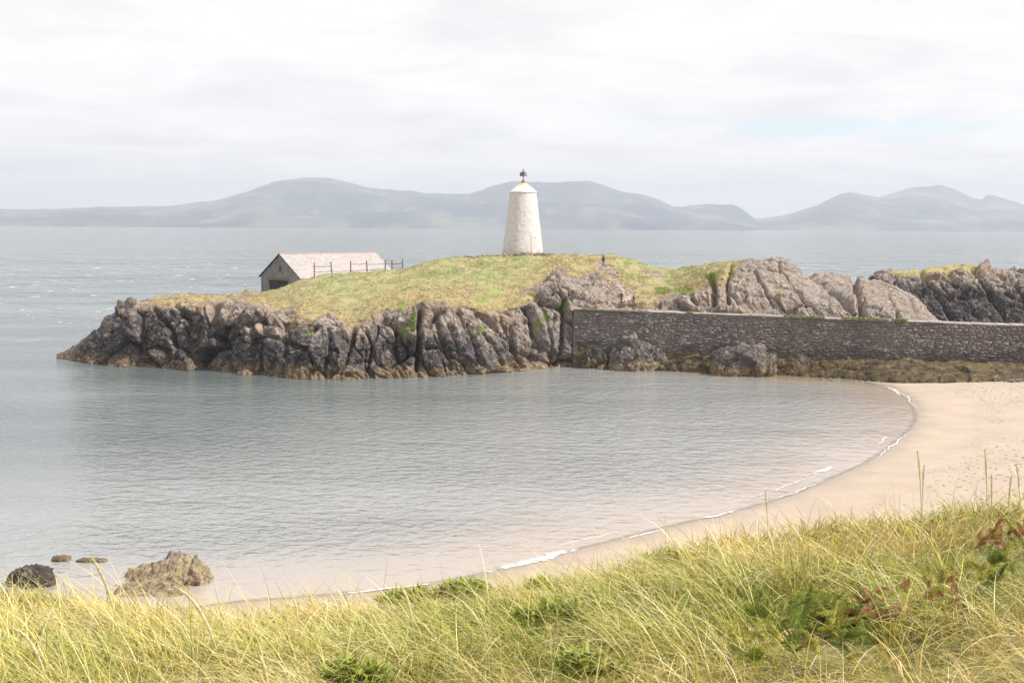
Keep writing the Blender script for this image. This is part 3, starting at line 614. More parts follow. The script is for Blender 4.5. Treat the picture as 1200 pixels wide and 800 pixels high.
# ------------------------------------------------------------------ causeway wall
def wallpt(px):   # foot of the wall in plan
    a = (px - 676) / (1200 - 676); Y = 182 + (167 - 182) * a
    return float(at(px, 400, Y)[0]), Y
def zrow(px, y): return float(at(px, y, wallpt(px)[1])[2])
WA = np.array(wallpt(672)); WB = np.array(wallpt(1330))
WL = float(np.hypot(*(WB - WA))); WD = (WB - WA) / WL; WN = np.array([WD[1], -WD[0]])   # WN points to the camera
W_TOP0, W_TOP1 = zrow(690, 362), zrow(1200, 381)
def wtop(s):
    sx = [(x, float((np.array(wallpt(x)) - WA) @ WD)) for x in (690, 1200)]
    return W_TOP0 + (W_TOP1 - W_TOP0) * (s - sx[0][1]) / (sx[1][1] - sx[0][1])
def causeway():
    root = empty('harbour_wall', (WA[0], WA[1], 0)); o0 = Vector((WA[0], WA[1], 0))
    tag(root, 'long dark rubble stone harbour wall running from the island to the beach', 'wall')
    def pt(s, n, z):
        p = WA + WD * s + WN * n; return (p[0] - WA[0], p[1] - WA[1], z)
    mc = plain('wall_mortar', [(0.3, (0.11, 0.095, 0.086)), (0.7, (0.20, 0.172, 0.155))], 1.2, 0.95, 0.1)
    core = MB()
    n = 40
    for i in range(n):
        s0, s1 = WL * i / n, WL * (i + 1) / n
        core.hexa([pt(s0, 0.40, 0.3), pt(s1, 0.40, 0.3), pt(s1, -3.0, 0.3), pt(s0, -3.0, 0.3), pt(s0, -0.06, wtop(s0) - 0.12), pt(s1, -0.06, wtop(s1) - 0.12), pt(s1, -3.0, wtop(s1) - 0.12), pt(s0, -3.0, wtop(s0) - 0.12)])
    core.build('wall_core', mc, root)
    # stones in rough courses, all real blocks
    rr = random.Random(3)
    V_, F_q, C_ = [], [], []
    z = 1.6; ci = 0
    while z < 8.6:
        h = rr.uniform(0.15, 0.42); s = rr.uniform(-0.3, 0)
        while s < WL:
            wd = rr.choice([rr.uniform(0.2, 0.5), rr.uniform(0.3, 0.9), rr.uniform(0.6, 1.2)]) * (1.25 if z < 4 else 1.0); s1 = min(s + wd, WL)
            zt = wtop(max(s, 0)) - 0.10
            wv = 0.10 * math.sin(s * 0.55 + z * 1.7) + 0.06 * math.sin(s * 1.9 + z * 3.1); jz0, jz1 = z + wv + rr.uniform(-0.05, 0.05), min(z + wv + h + rr.uniform(-0.08, 0.06), zt)
            if jz1 - jz0 > 0.08 and s1 - s > 0.12 and s >= 0:
                def face(zz_): return 0.46 - 0.50 * (zz_ - 0.3) / 7.9
                pr = rr.uniform(0.0, 0.07) + (0.12 if rr.random() < 0.04 else 0)
                b0 = len(V_); g = 0.018
                q = [(s + g + rr.uniform(0, .04), jz0), (s1 - g - rr.uniform(0, .04), jz0 + rr.uniform(-.03, .03)), (s1 - g - rr.uniform(0, .06), jz1), (s + g + rr.uniform(0, .06), jz1 + rr.uniform(-.03, .03))]
                for (ss, z_) in q: V_.append(pt(ss, face(z_) - 0.14, z_))
                cx, cz = (s + s1) / 2, (jz0 + jz1) / 2
                for (ss, z_) in q: V_.append(pt(cx + (ss - cx) * 0.94, face(z_) + pr + rr.uniform(-0.03, 0.03), cz + (z_ - cz) * 0.93))
                F_q += [(b0 + 4, b0 + 5, b0 + 6, b0 + 7)] + [(b0 + i, b0 + (i + 1) % 4, b0 + 4 + (i + 1) % 4, b0 + 4 + i) for i in range(4)]
                v = rr.choice([0.8, 0.95, 1.0, 1.0, 1.1, 1.35]) * rr.uniform(0.9, 1.12) * 1.22
                tint = rr.choice([(0.150, 0.124, 0.115), (0.135, 0.118, 0.120), (0.165, 0.130, 0.112), (0.125, 0.112, 0.108)])
                C_ += [tuple(c * v for c in tint)] * 8
            s = s1
        z += h
    m, t, b = material('wall_stone')
    P = position(t); sz = N(t, 'ShaderNodeSeparateXYZ'); L(t, P, sz.inputs[0])
    c = attr(t, 'tint', True)
    st = noise(t, P, 1.2, 6, 0.7)
    c = mixc(t, mrange(t, st, 0.56, 0.68, 0, 0.5), c, (0.24, 0.205, 0.185))
    zj = math_(t, 'ADD', sz.outputs[2], math_(t, 'MULTIPLY', math_(t, 'SUBTRACT', noise(t, P, 0.3, 5, 0.6), 0.5), 4.0))
    c = mixc(t, mrange(t, zj, 4.6, 3.0, 0, 0.75), c, (0.07, 0.063, 0.062))
    c = mixc(t, mrange(t, noise(t, P, 0.16, 5, 0.65, 0.4), 0.52, 0.64, 0, 0.5), c, (0.25, 0.215, 0.19))
    c = mixc(t, mrange(t, noise(t, mapping(t, P, (1, 1, 0.12)), 0.6, 5, 0.6), 0.55, 0.7, 0, 0.45), c, (0.085, 0.07, 0.06))
    c = mixc(t, mrange(t, sz.outputs[2], 3.0, 2.3, 0, 0.7), c, (0.12, 0.09, 0.035))
    L(t, c, b.inputs['Base Color']); bump(t, b, st, 0.12, 0.7)
    so = link('stones', mesh_np('stones', np.array(V_), np.array(F_q), False, None, {'tint': np.array(C_)}), m, root); tag(so, kind='stuff')
    # coping slabs
    mcp = plain('coping_stone', [(0.3, (0.22, 0.19, 0.17)), (0.7, (0.42, 0.37, 0.33))], 1.1, 0.95, 0.05)
    s = 0.0; proto = {}
    while s < WL:
        wd = rr.choice([1.2, 1.5, 1.8, 2.1]); a = rr.uniform(-0.07, 0.05)
        mb = MB(); mb.hexa([pt(s + 0.02, 0.10 + a, wtop(s) - 0.13), pt(s + wd - 0.02, 0.10 + a, wtop(s + wd) - 0.13), pt(s + wd - 0.02, -3.05, wtop(s + wd) - 0.13), pt(s + 0.02, -3.05, wtop(s) - 0.13),
                            pt(s + 0.03, 0.07 + a, wtop(s) + a), pt(s + wd - 0.03, 0.07 + a, wtop(s + wd) + a), pt(s + wd - 0.03, -3.05, wtop(s + wd) + a), pt(s + 0.03, -3.05, wtop(s) + a)])
        mb.build('coping_slab', mcp, root); s += wd
causeway()

# ------------------------------------------------------------------ boulders
def ico(sub):
    import bmesh
    bm = bmesh.new(); bmesh.ops.create_icosphere(bm, subdivisions=sub, radius=1.0)
    v = np.array([q.co[:] for q in bm.verts]); f = np.array([[q.index for q in p.verts] for p in bm.faces]); bm.free()
    return v, f
ICO6 = ico(6); ICO4 = ico(4)
def boulder(name, label, px, py_base, w, h, dep, seed, z0=0.0, Y=None, tilt=0.0, pale=0.0, dark=1.0, flat=2.6, cat='rock', group=None, amp=1.0, src=None):
    """rock standing on z0 at the photo position of its foot; w, h, dep in metres"""
    v, f = src or ICO6
    c = atz(px, py_base, z0) if Y is None else at(px, py_base, Y)
    p = np.sign(v) * np.abs(v) ** (2.0 / flat)     # squarish
    p = p * np.array([w / 2, dep / 2, h])
    ct, st = math.cos(tilt), math.sin(tilt)
    p = np.stack([p[:, 0] * ct - p[:, 2] * st, p[:, 1], p[:, 0] * st + p[:, 2] * ct], 1)
    W_ = p + np.array([c[0], c[1], z0])
    s = min(w, h * 1.5)
    Q = W_ + np.stack([fbm(W_, 0.7 / s * 2, 3, seed + 5), fbm(W_, 0.7 / s * 2, 3, seed + 6), fbm(W_, 0.7 / s * 2, 3, seed + 7)], 1) * 0.12 * s
    a1, k1 = facets(Q / np.array([0.42, 0.42, 0.5]) / s, seed); a2, k2 = facets(Q / np.array([0.16, 0.16, 0.2]) / s + 4, seed + 11); a3, k3 = facets(Q / 0.07 / s + 9, seed + 17)
    nrm = v / np.linalg.norm(v, axis=1, keepdims=True)
    p = p + nrm * ((0.17 * (a1 - 0.4 * k1) + 0.075 * (a2 - 0.5 * k2) + 0.03 * (a3 - 0.4 * k3)) * s * amp)[:, None]
    keep = p[:, 2] > -0.9
    p[:, 2] = np.maximum(p[:, 2], -0.9)
    o_ = np.ones(len(p))
    me = mesh_np(name, p, f, False, {'grass': 0 * o_, 'dry': 0 * o_, 'lush': 0 * o_, 'path': 0 * o_, 'pale': pale * o_, 'dark': dark * o_})
    o = link(name, me, M_ROCK, None, (c[0], c[1] + 0.0, z0)); tag(o, label, cat, group)
    return o
boulder('boulder', 'rounded pale topped boulder at the left foot of the harbour wall', 750, 432, 9.8, 4.7, 6.0, 501, pale=0.35, amp=0.55, flat=2.3, dark=0.75)
boulder('boulder', 'flat topped dark boulder at the foot of the harbour wall, nearest the beach', 871, 438.5, 9.2, 4.0, 6.0, 540, pale=0.2, flat=2.8, amp=0.55, dark=0.8)
boulder('rock', 'low brown rock between the two boulders below the harbour wall', 802, 434, 6.5, 1.6, 3.0, 560, flat=2.4)
boulder('rock', 'pale pinkish low rock spilling from the left boulder into the water', 778, 432.5, 4.2, 1.7, 3.0, 575, pale=0.3, tilt=-0.25)
boulder('rock', 'low ochre rock where the cliff meets the harbour wall', 702, 431, 5.2, 2.6, 3.0, 583)
def crag(name, label, px, py, w, dep, h, seed, peak=0.0, pale=0.7, dark=1.0):
    """low broken outcrop: angular slabs heaped under an uneven outline"""
    n, m_ = 170, 130; c = atz(px, py, 0.0)
    U, Vv = np.meshgrid(np.linspace(-1, 1, n), np.linspace(-1, 1, m_), indexing='ij')
    X = U * w * 0.62; Y = Vv * dep * 0.62; P = np.stack([X.ravel() + c[0], Y.ravel() + c[1], 0 * X.ravel()], 1)
    Pw = P + np.stack([fbm(P, 0.8, 3, seed + 1), fbm(P, 0.8, 3, seed + 2), 0 * P[:, 0]], 1) * 0.25
    ca, sa = math.cos(0.5), math.sin(0.5); Q = np.stack([Pw[:, 0] * ca + Pw[:, 1] * sa, -Pw[:, 0] * sa + Pw[:, 1] * ca, Pw[:, 2]], 1)
    f1_, k1 = facets(Q / np.array([0.95, 0.55, 1]), seed); f2_, k2 = facets(Q / np.array([0.36, 0.22, 1]) + 3, seed + 9); f3_, k3 = facets(Q / 0.12 + 5, seed + 15)
    r = np.sqrt(((U - peak) ** 2) * (1.0 + 0.5 * np.sign(U - peak) * np.sign(peak + 1e-6)) + Vv ** 2).ravel() + fbm(P, 0.9, 3, seed + 20) * 0.35
    env = np.clip(1.0 - r, -0.6, 1); z = h * (1.4 * env + 0.20 * (f1_ - 0.3 * k1) + 0.11 * (f2_ - 0.3 * k2) + 0.04 * f3_) - 0.10
    z = np.maximum(z, -0.7)
    P[:, 2] = z; P[:, 0] -= c[0]; P[:, 1] -= c[1]; o_ = np.ones(len(P))
    me = mesh_np(name, P, gridfaces(n, m_), False, {'grass': 0 * o_, 'dry': 0 * o_, 'lush': 0 * o_, 'path': 0 * o_, 'pale': pale * o_, 'dark': dark * o_})
    return tag(link(name, me, M_ROCK, None, (c[0], c[1], 0)), label, 'rock')
crag('rock', 'rough tan seaweed covered rock standing in the shallows near the grass', 196, 678, 4.1, 3.2, 1.1, 604, 0.25, 0.8, 0.0)
crag('rock', 'low broken weedy rock in front of the rough tan rock', 172, 692, 3.6, 2.2, 0.6, 619, -0.1, 0.6, 0.0)
boulder('rock', 'dark rounded rock half hidden by the grass at the far left', 38, 684, 2.6, 1.0, 1.8, 633, flat=2.2, dark=2.0, amp=0.6)
boulder('rock', 'small tan rock awash beyond the dark rounded rock', 72, 656, 1.1, 0.28, 0.8, 641, src=ICO4)
boulder('rock', 'thin tan reef just breaking the water left of the rough tan rock', 108, 657, 1.9, 0.16, 0.8, 652, src=ICO4)
boulder('rock', 'small wet rock lying right of the rough tan rock', 226, 684, 1.0, 0.3, 0.9, 655, src=ICO4)

# rock shelf with weed along the foot of the wall
def shelf():
    xs = np.array([672, 700, 760, 830, 880, 905, 950, 1000, 1050, 1100, 1150, 1200, 1330.0]); ys = np.array([431, 431, 433.5, 437.5, 439.5, 439.5, 441.5, 444, 446, 445.5, 444.5, 443.5, 441.0])
    zs = np.array([0, 0, 0, 0, 0, 0, 0, 0.1, 0.4, 0.7, 0.9, 1.05, 1.3])
    cols = []
    nu = 900; us = np.linspace(672, 1330, nu); yy = np.interp(us, xs, ys); zz_ = np.interp(us, xs, zs)
    fr = atz(us, yy, 0.0); 
    for i in range(nu): fr[i] = atz(us[i], yy[i], zz_[i])
    bk = np.array([[*wallpt(x), 2.7] for x in us]); bk[:, :2] += WN * 0.25
    # keep the front before the wall
    n = 46; G = np.zeros((nu, n, 3))
    for j in range(n):
        t_ = j / (n - 1)
        if t_ < 0.12:
            G[:, j] = fr; G[:, j, :2] += WN * (0.12 - t_) * 6; G[:, j, 2] = zz_ - (0.12 - t_) * 9
        else:
            k = (t_ - 0.12) / 0.88; G[:, j] = fr * (1 - k) + bk * k; G[:, j, 2] = zz_ + (2.75 - zz_) * k ** 0.75
    P = G.reshape(-1, 3)
    a1, k1 = facets(P / np.array([2.6, 2.0, 1.5]), 700); a2, k2 = facets(P / np.array([0.9, 0.8, 0.6]) + 5, 720); a3, k3 = facets(P / 0.38 + 9, 733)
    P = P + (0.30 * (a1 - 0.2 * k1) + 0.10 * (a2 - 0.2 * k2) + 0.06 * (a3 - 0.2 * k3))[:, None] * np.array([WN[0] * 0.6, WN[1] * 0.6, 0.7])
    m, t, b = material('weed_rock')
    Pp = position(t); n1_ = noise(t, Pp, 0.9, 7, 0.65); n2_ = noise(t, mapping(t, Pp, (0.25, 0.25, 1)), 0.5, 5, 0.6)
    c = ramp(t, n1_, [(0.34, (0.035, 0.029, 0.022)), (0.50, (0.080, 0.060, 0.034)), (0.62, (0.15, 0.108, 0.05)), (0.74, (0.30, 0.24, 0.18))])
    c = mixc(t, mrange(t, n2_, 0.52, 0.66, 0, 0.5), c, (0.14, 0.11, 0.04))
    L(t, c, b.inputs['Base Color']); bump(t, b, n1_, 0.25, 0.8)
    tag(link('rock_shelf', mesh_np('rock_shelf', P, gridfaces(nu, n), False), m), kind='structure')
shelf()

# pebbles and loose stones along the foot of the shelf (uncountable)
def pebbles():
    v, f = ico(2); rr = np.random.default_rng(8); V_ = []; F_ = []; b0 = 0
    for i in range(520):
        x = rr.uniform(960, 1300); y = np.interp(x, [960, 1050, 1200, 1300], [443, 446.5, 444, 442.5]) + abs(rr.normal(0, 1.0))
        c = atz(x, y, 0.5); sd = float(shore_sd(np.array([c[0]]), np.array([c[1]]))[0]); zc = max(0.02, 0.055 * sd)
        c = atz(x, y, zc); r = rr.uniform(0.08, 0.26)
        q = v * np.array([r, r * rr.uniform(0.6, 1), r * rr.uniform(0.4, 0.8)]) * (1 + 0.25 * rr.normal(size=(len(v), 1)) * 0.5)
        V_.append(q + np.array([c[0], c[1], zc])); F_.append(f + b0); b0 += len(v)
    m = plain('pebble_stone', [(0.35, (0.07, 0.06, 0.05)), (0.65, (0.28, 0.24, 0.20))], 0.8, 0.9)
    tag(link('pebbles', mesh_np('pebbles', np.vstack(V_), np.vstack(F_), False), m), 'scattered dark pebbles along the foot of the harbour wall', 'pebbles', kind='stuff')
pebbles()

# stones of the path and rubble on the island top (too small to count)
def rubble():
    v, f = ico(2); rr = np.random.default_rng(9); V_ = []; F_ = []; b0 = 0
    spots = []
    pth = np.array([(702, 308), (712, 315), (720, 325), (726, 334), (733, 345), (735, 356)])
    for i in range(110):
        k = rr.uniform(0, 4.99); a = pth[int(k)] * (1 - k % 1) + pth[int(k) + 1] * (k % 1); spots.append((a[0] + rr.normal(0, 5), a[1] + rr.normal(0, 2.2), rr.uniform(0.10, 0.32)))
    for i in range(110): spots.append((rr.uniform(546, 650), 297.5 + rr.uniform(-0.6, 2.2), rr.uniform(0.12, 0.42)))
    for i in range(26): spots.append((rr.normal(612, 6), 297.3 + rr.uniform(0, 1.4), rr.uniform(0.25, 0.6)))
    qx, qy = proj(P_)
    par = np.tile(np.arange(ISL.shape[1]), ISL.shape[0]); ok = par < 8 + 70 + 70 + 90 + 90
    for (x, y, r) in spots:
        d = np.where(ok, (qx - x) ** 2 + (qy - y) ** 2, 1e9); c = P_[np.argmin(d)]
        q = v * np.array([r, r * rr.uniform(0.6, 1), r * rr.uniform(0.4, 0.7)]) * (1 + 0.14 * rr.normal(size=(len(v), 1)))
        V_.append(q + c + np.array([0, 0, r * 0.15])); F_.append(f + b0); b0 += len(v)
    m = plain('loose_stone', [(0.35, (0.17, 0.135, 0.115)), (0.65, (0.38, 0.31, 0.265))], 0.5, 0.95)
    tag(link('loose_stones', mesh_np('loose_stones', np.vstack(V_), np.vstack(F_), False), m), 'loose pinkish stones on the island path and round the beacon tower', 'stones', kind='stuff')
rubble()

# ------------------------------------------------------------------ beacon tower
def tower():
    Yt = 218.0
    base = at(612.6, 297.5, Yt); k = Yt / F
    zb = base[2] - 1.0
    root = empty('beacon_tower', (base[0], base[1], zb))
    tag(root, 'white tapering stone beacon tower with rusty cap and mast on the island', 'tower')
    zt = float(at(613.5, 225.5, Yt)[2]) - zb; zc = float(at(613.5, 213.5, Yt)[2]) - zb
    rb, rt = 24.6 * k, 15.3 * k
    m, t, b = material('whitewashed_stone')
    P = N(t, 'ShaderNodeTexCoord').outputs['Object']
    n = noise(t, P, 1.6, 7, 0.7); sz = N(t, 'ShaderNodeSeparateXYZ'); L(t, P, sz.inputs[0])
    vor = N(t, 'ShaderNodeTexVoronoi', feature='DISTANCE_TO_EDGE'); vor.inputs['Scale'].default_value = 2.4; L(t, mapping(t, P, (1, 1, 1.8)), vor.inputs['Vector'])
    c = ramp(t, n, [(0.3, (0.56, 0.515, 0.50)), (0.55, (0.65, 0.61, 0.595)), (0.75, (0.72, 0.69, 0.675))])
    stain = noise(t, mapping(t, P, (1.4, 1.4, 0.15)), 1.0, 5, 0.6)
    c = mixc(t, mrange(t, stain, 0.54, 0.68, 0, 0.2), c, (0.50, 0.44, 0.40))
    zj = math_(t, 'ADD', sz.outputs[2], math_(t, 'MULTIPLY', math_(t, 'SUBTRACT', n, 0.5), 3.0))
    c = mixc(t, mrange(t, zj, 2.3, 1.2, 0, 0.5), c, (0.42, 0.36, 0.32))
    c = mixc(t, mrange(t, vor.outputs['Distance'], 0.05, 0.0, 0, 0.25), c, (0.48, 0.44, 0.41))
    L(t, c, b.inputs['Base Color'])
    bump(t, b, math_(t, 'ADD', mrange(t, vor.outputs['Distance'], 0.0, 0.09), math_(t, 'MULTIPLY', n, 0.5)), 0.05, 0.7)
    # body with hand-laid unevenness
    nu, nv = 120, 90; V_ = []
    for j in range(nv):
        tt = j / (nv - 1); z = tt * zt; r = rb * 1.03 + (rt - rb * 1.03) * (tt ** 0.93)
        for i in range(nu):
            a = 2 * math.pi * i / nu; V_.append((r * math.cos(a), r * math.sin(a), z))
    V_ = np.array(V_); nn = V_.copy(); nn[:, 2] = 0; nn /= np.linalg.norm(nn, axis=1, keepdims=True)
    a1, k1 = facets(V_ / np.array([0.5, 0.5, 0.3]), 880)
    V_ += nn * (0.025 * a1 - 0.03 * k1 + 0.05 * fbm(V_, 0.5, 3, 4))[:, None]
    a = np.arange(nu * nv).reshape(nv, nu); a2 = np.roll(a, -1, 1)
    Fq = np.stack([a[:-1], a2[:-1], a2[1:], a[1:]], -1).reshape(-1, 4)
    link('tower_body', mesh_np('tower_body', V_, Fq, True), m, root)
    # string of eave slabs and the cap
    mc, t, b = material('lime_cap')
    P = N(t, 'ShaderNodeTexCoord').outputs['Object']; sz = N(t, 'ShaderNodeSeparateXYZ'); L(t, P, sz.inputs[0]); n = noise(t, P, 1.5, 6, 0.7)
    zj = math_(t, 'ADD', sz.outputs[2], math_(t, 'MULTIPLY', math_(t, 'SUBTRACT', n, 0.5), 2.4))
    c = ramp(t, n, [(0.3, (0.62, 0.58, 0.52)), (0.7, (0.78, 0.76, 0.72))])
    c = mixc(t, mrange(t, zj, zt + 0.5, zc + 0.1, 0, 0.9), c, (0.50, 0.30, 0.15)); L(t, c, b.inputs['Base Color'])
    mb = MB(); mb.lathe([(rt * 0.9, zt - 0.08), (rt * 1.05, zt - 0.05), (rt * 1.05, zt + 0.12), (rt * 0.99, zt + 0.16), (rt * 0.55, zt + (zc - zt) * 0.62), (0.34, zc - 0.1), (0.24, zc)], 48)
    cap = mb.build('roof_cap', mc, root, sm=False)
    mr = plain('rusted_iron', [(0.35, (0.16, 0.075, 0.04)), (0.65, (0.36, 0.19, 0.10))], 4.0, 0.85)
    mb = MB(); mb.lathe([(0.42, zc - 0.28), (0.36, zc + 0.05), (0.22, zc + 0.30), (0.12, zc + 0.42)], 16); mb.build('mast_collar', mr, cap)
    ztip = float(at(613.5, 198.5, Yt)[2]) - zb
    mb = MB(); mb.tube([(0, 0, zc + 0.2), (0, 0, ztip - 0.2)], [0.085, 0.06], 10); mast = mb.build('mast', mr, root)
    md = plain('dark_painted_metal', [(0.3, (0.10, 0.085, 0.085)), (0.7, (0.22, 0.18, 0.17))], 6.0, 0.6)
    lan = MB(); lan.lathe([(0.10, ztip - 1.18), (0.42, ztip - 1.14), (0.42, ztip - 1.04), (0.30, ztip - 1.0), (0.30, ztip - 0.62), (0.40, ztip - 0.58), (0.36, ztip - 0.45), (0.10, ztip - 0.34), (0.10, ztip - 0.05), (0.03, ztip + 0.1)], 16)
    ln = lan.build('lantern', md, mast)
    for i, (ang, zo) in enumerate([(0.15, 0.0), (2.3, 0.08), (4.2, -0.03)]):
        p = MB(); ca, sa = math.cos(ang), math.sin(ang)
        cs = [(-0.03, -0.32), (0.03, -0.32), (0.03, 0.32), (-0.03, 0.32)]
        bot = [(ca * (0.52 + x) - sa * y, sa * (0.52 + x) + ca * y, ztip - 1.15 + zo) for x, y in cs]; top = [(ca * (0.46 + x) - sa * y, sa * (0.46 + x) + ca * y, ztip - 0.62 + zo) for x, y in cs]
        p.hexa(bot + top); p.build('panel', md, mast)
    # bricked doorway on the right-hand side
    md2 = plain('weathered_pink_paint', [(0.3, (0.50, 0.44, 0.42)), (0.7, (0.60, 0.54, 0.52))], 1.5, 0.9, 0.02, 6)
    th = math.radians(-90 + 34); 
    def onw(da, z, off): 
        tt = z / zt; r = rb * 1.03 + (rt - rb * 1.03) * (tt ** 0.93) + off; a = th + da; return (r * math.cos(a), r * math.sin(a), z)
    def panel(name, a0, a1, z0, z1, off, mat, par):
        q = MB(); n_ = 6
        for i in range(n_):
            u0, u1 = a0 + (a1 - a0) * i / n_, a0 + (a1 - a0) * (i + 1) / n_
            q.hexa([onw(u0, z0, -0.2), onw(u1, z0, -0.2), onw(u1, z0, off), onw(u0, z0, off), onw(u0, z1, -0.2), onw(u1, z1, -0.2), onw(u1, z1, off), onw(u0, z1, off)])
        return q.build(name, mat, par)
    d = panel('door', -0.12, 0.12, 0.9, 3.9, 0.07, md2, root)
    panel('door_jamb', -0.165, -0.12, 0.85, 3.9, 0.10, m, d); panel('door_jamb', 0.12, 0.165, 0.85, 3.9, 0.10, m, d); panel('lintel', -0.165, 0.165, 3.9, 4.1, 0.105, m, d)
    ms = plain('low_rubble', [(0.35, (0.16, 0.13, 0.11)), (0.65, (0.38, 0.32, 0.28))], 1.2, 0.95, 0.08)
tower()

# ------------------------------------------------------------------ boathouse
def boathouse():
    c = at(352, 325, 228); TH = math.radians(46)
    dl = np.array([math.cos(TH), math.sin(TH)]); dw = np.array([-math.sin(TH), math.cos(TH)])
    Wd, Ln = 12.0, 22.0; ze = float(c[2]); zr = float(at(328.5, 297.6, 228 + 0.5 * Wd * dw[1])[2]); z0 = ze - 4.4
    root = empty('boathouse', (c[0], c[1], z0)); tag(root, 'grey stone boathouse with pale pinkish slate roof behind the grassy rise', 'building')
    e_, r_ = ze - z0, zr - z0
    def pt(l, w_, z): return (dl[0] * l + dw[0] * w_, dl[1] * l + dw[1] * w_, z)
    def slab(l0, l1, w0, w1, zb0, zb1, zt0, zt1, mb):   # z at (w0) and (w1)
        mb.hexa([pt(l0, w0, zb0), pt(l1, w0, zb0), pt(l1, w1, zb1), pt(l0, w1, zb1), pt(l0, w0, zt0), pt(l1, w0, zt0), pt(l1, w1, zt1), pt(l0, w1, zt1)])
    m, t, b = material('boathouse_stone')
    P = N(t, 'ShaderNodeTexCoord').outputs['Object']
    vor = N(t, 'ShaderNodeTexVoronoi'); vor.inputs['Scale'].default_value = 1.9; L(t, mapping(t, P, (1, 1, 1.6)), vor.inputs['Vector'])
    n = noise(t, P, 1.2, 6, 0.7); c_ = ramp(t, n, [(0.3, (0.13, 0.124, 0.122)), (0.5, (0.20, 0.19, 0.184)), (0.7, (0.30, 0.275, 0.26))])
    hs = N(t, 'ShaderNodeSeparateColor'); L(t, vor.outputs['Color'], hs.inputs[0])
    c_ = mixc(t, 0.5, c_, ramp(t, hs.outputs[0], [(0.0, (0.12, 0.115, 0.118)), (1.0, (0.29, 0.265, 0.25))]))
    L(t, c_, b.inputs['Base Color']); bump(t, b, vor.outputs['Distance'], -0.08, 0.6)
    T = 0.55; rise = (r_ - e_) / (Wd / 2)
    def zroof(w_): return e_ + rise * min(w_, Wd - w_)
    g = MB()   # near gable with the boat opening
    ow0, ow1, oz = 3.6, 9.6, 4.15      # opening in the width direction, head height
    slab(0, T, 0, ow0, 0, 0, zroof(0) - .02, zroof(ow0) - .02, g); slab(0, T, ow1, Wd, 0, 0, zroof(ow1) - .02, zroof(Wd) - .02, g)
    slab(0, T, ow0, Wd / 2, oz, oz, zroof(ow0) - .02, r_ - .02, g); slab(0, T, Wd / 2, ow1, oz, oz, r_ - .02, zroof(ow1) - .02, g)
    g.build('gable_wall', m, root)
    g = MB(); slab(Ln - T, Ln, 0, Wd / 2, 0, 0, zroof(0) - .02, r_ - .02, g); slab(Ln - T, Ln, Wd / 2, Wd, 0, 0, r_ - .02, zroof(Wd) - .02, g); g.build('gable_wall', m, root)
    for (a, b2) in ((0.0, T), (Wd - T, Wd)):
        g = MB(); slab(T, Ln - T, a, b2, 0, 0, e_ - 0.12, e_ - 0.12, g); g.build('side_wall', m, root)
    mw = plain('reddish_timber', [(0.3, (0.14, 0.095, 0.08)), (0.7, (0.24, 0.175, 0.15))], 2.0, 0.85)
    g = MB(); slab(-0.06, T + 0.05, ow0 - 0.4, ow1 + 0.4, oz - 0.5, oz - 0.5, oz - 0.01, oz - 0.01, g); g.build('lintel', mw, root)
    dk = plain('dark_timber', [(0.3, (0.035, 0.03, 0.035)), (0.7, (0.075, 0.065, 0.07))], 3.0, 0.9)
    for k in range(2):
        a = ow0 + (ow1 - ow0) * k / 2; g = MB(); slab(0.30, 0.38, a + 0.02, a + (ow1 - ow0) / 2 - 0.02, 0.05, 0.05, oz - 0.52, oz - 0.52, g); dr = g.build('door', dk, root)
        for q in range(6):
            w0 = a + 0.05 + q * 0.455; h = MB(); slab(0.265, 0.30, w0, w0 + 0.42, 0.08, 0.08, oz - 0.55, oz - 0.55, h); h.build('plank', dk, dr)
    g = MB(); slab(-0.03, 0.1, Wd / 2 - 0.35, Wd / 2 + 0.35, e_ + 0.9, e_ + 0.9, e_ + 1.7, e_ + 1.7, g); g.build('vent', dk, root)
    # roof: slates in courses, joined per slope (each slate is about two pixels)
    mr, t, b = material('pale_slate')
    P = N(t, 'ShaderNodeTexCoord').outputs['Object']; n = noise(t, P, 0.8, 6, 0.7); c_ = mixc(t, mrange(t, n, 0.4, 0.7, 0, 0.6), attr(t, 'tint', True), (0.45, 0.41, 0.395))
    L(t, c_, b.inputs['Base Color']); b.inputs['Roughness'].default_value = 0.65
    rr = random.Random(12)
    sl = math.hypot(Wd / 2, r_ - e_); 
    for side in (0, 1):
        V_, Fq, C_ = [], [], []
        def sp(l, k, off):     # k: distance up the slope, off: above the slope plane
            w_ = k / sl * Wd / 2; z = e_ + rise * w_ + off * math.cos(math.atan(rise)); w_ -= off * math.sin(math.atan(rise))
            return pt(l, w_ if side == 0 else Wd - w_, z)
        base = MB(); base.hexa([sp(-0.25, -0.45, -0.02), sp(Ln + 0.25, -0.45, -0.02), sp(Ln + 0.25, sl, -0.02), sp(-0.25, sl, -0.02), sp(-0.25, -0.45, 0.06), sp(Ln + 0.25, -0.45, 0.06), sp(Ln + 0.25, sl, 0.06), sp(-0.25, sl, 0.06)])
        plane = base.build('roof_slope', dk, root)
        k = -0.5; row = 0
        while k < sl - 0.02:
            l = -0.3 - (row % 2) * 0.2
            while l < Ln + 0.28:
                l1 = l + 0.42; a0, a1_ = max(l, -0.3), min(l1, Ln + 0.3); k1 = min(k + 0.42, sl); j = rr.uniform(0, 0.012); b0 = len(V_)
                V_ += [sp(a0 + .006, k, 0.085 + j), sp(a1_ - .006, k, 0.085 + j), sp(a1_ - .006, k1, 0.067), sp(a0 + .006, k1, 0.067), sp(a0 + .006, k, 0.062), sp(a1_ - .006, k, 0.062)]
                Fq += [(b0, b0 + 1, b0 + 2, b0 + 3), (b0 + 4, b0 + 5, b0 + 1, b0)]
                v = rr.uniform(0.82, 1.12); C_ += [(0.40 * v, 0.36 * v, 0.35 * v)] * 6
                l = l1
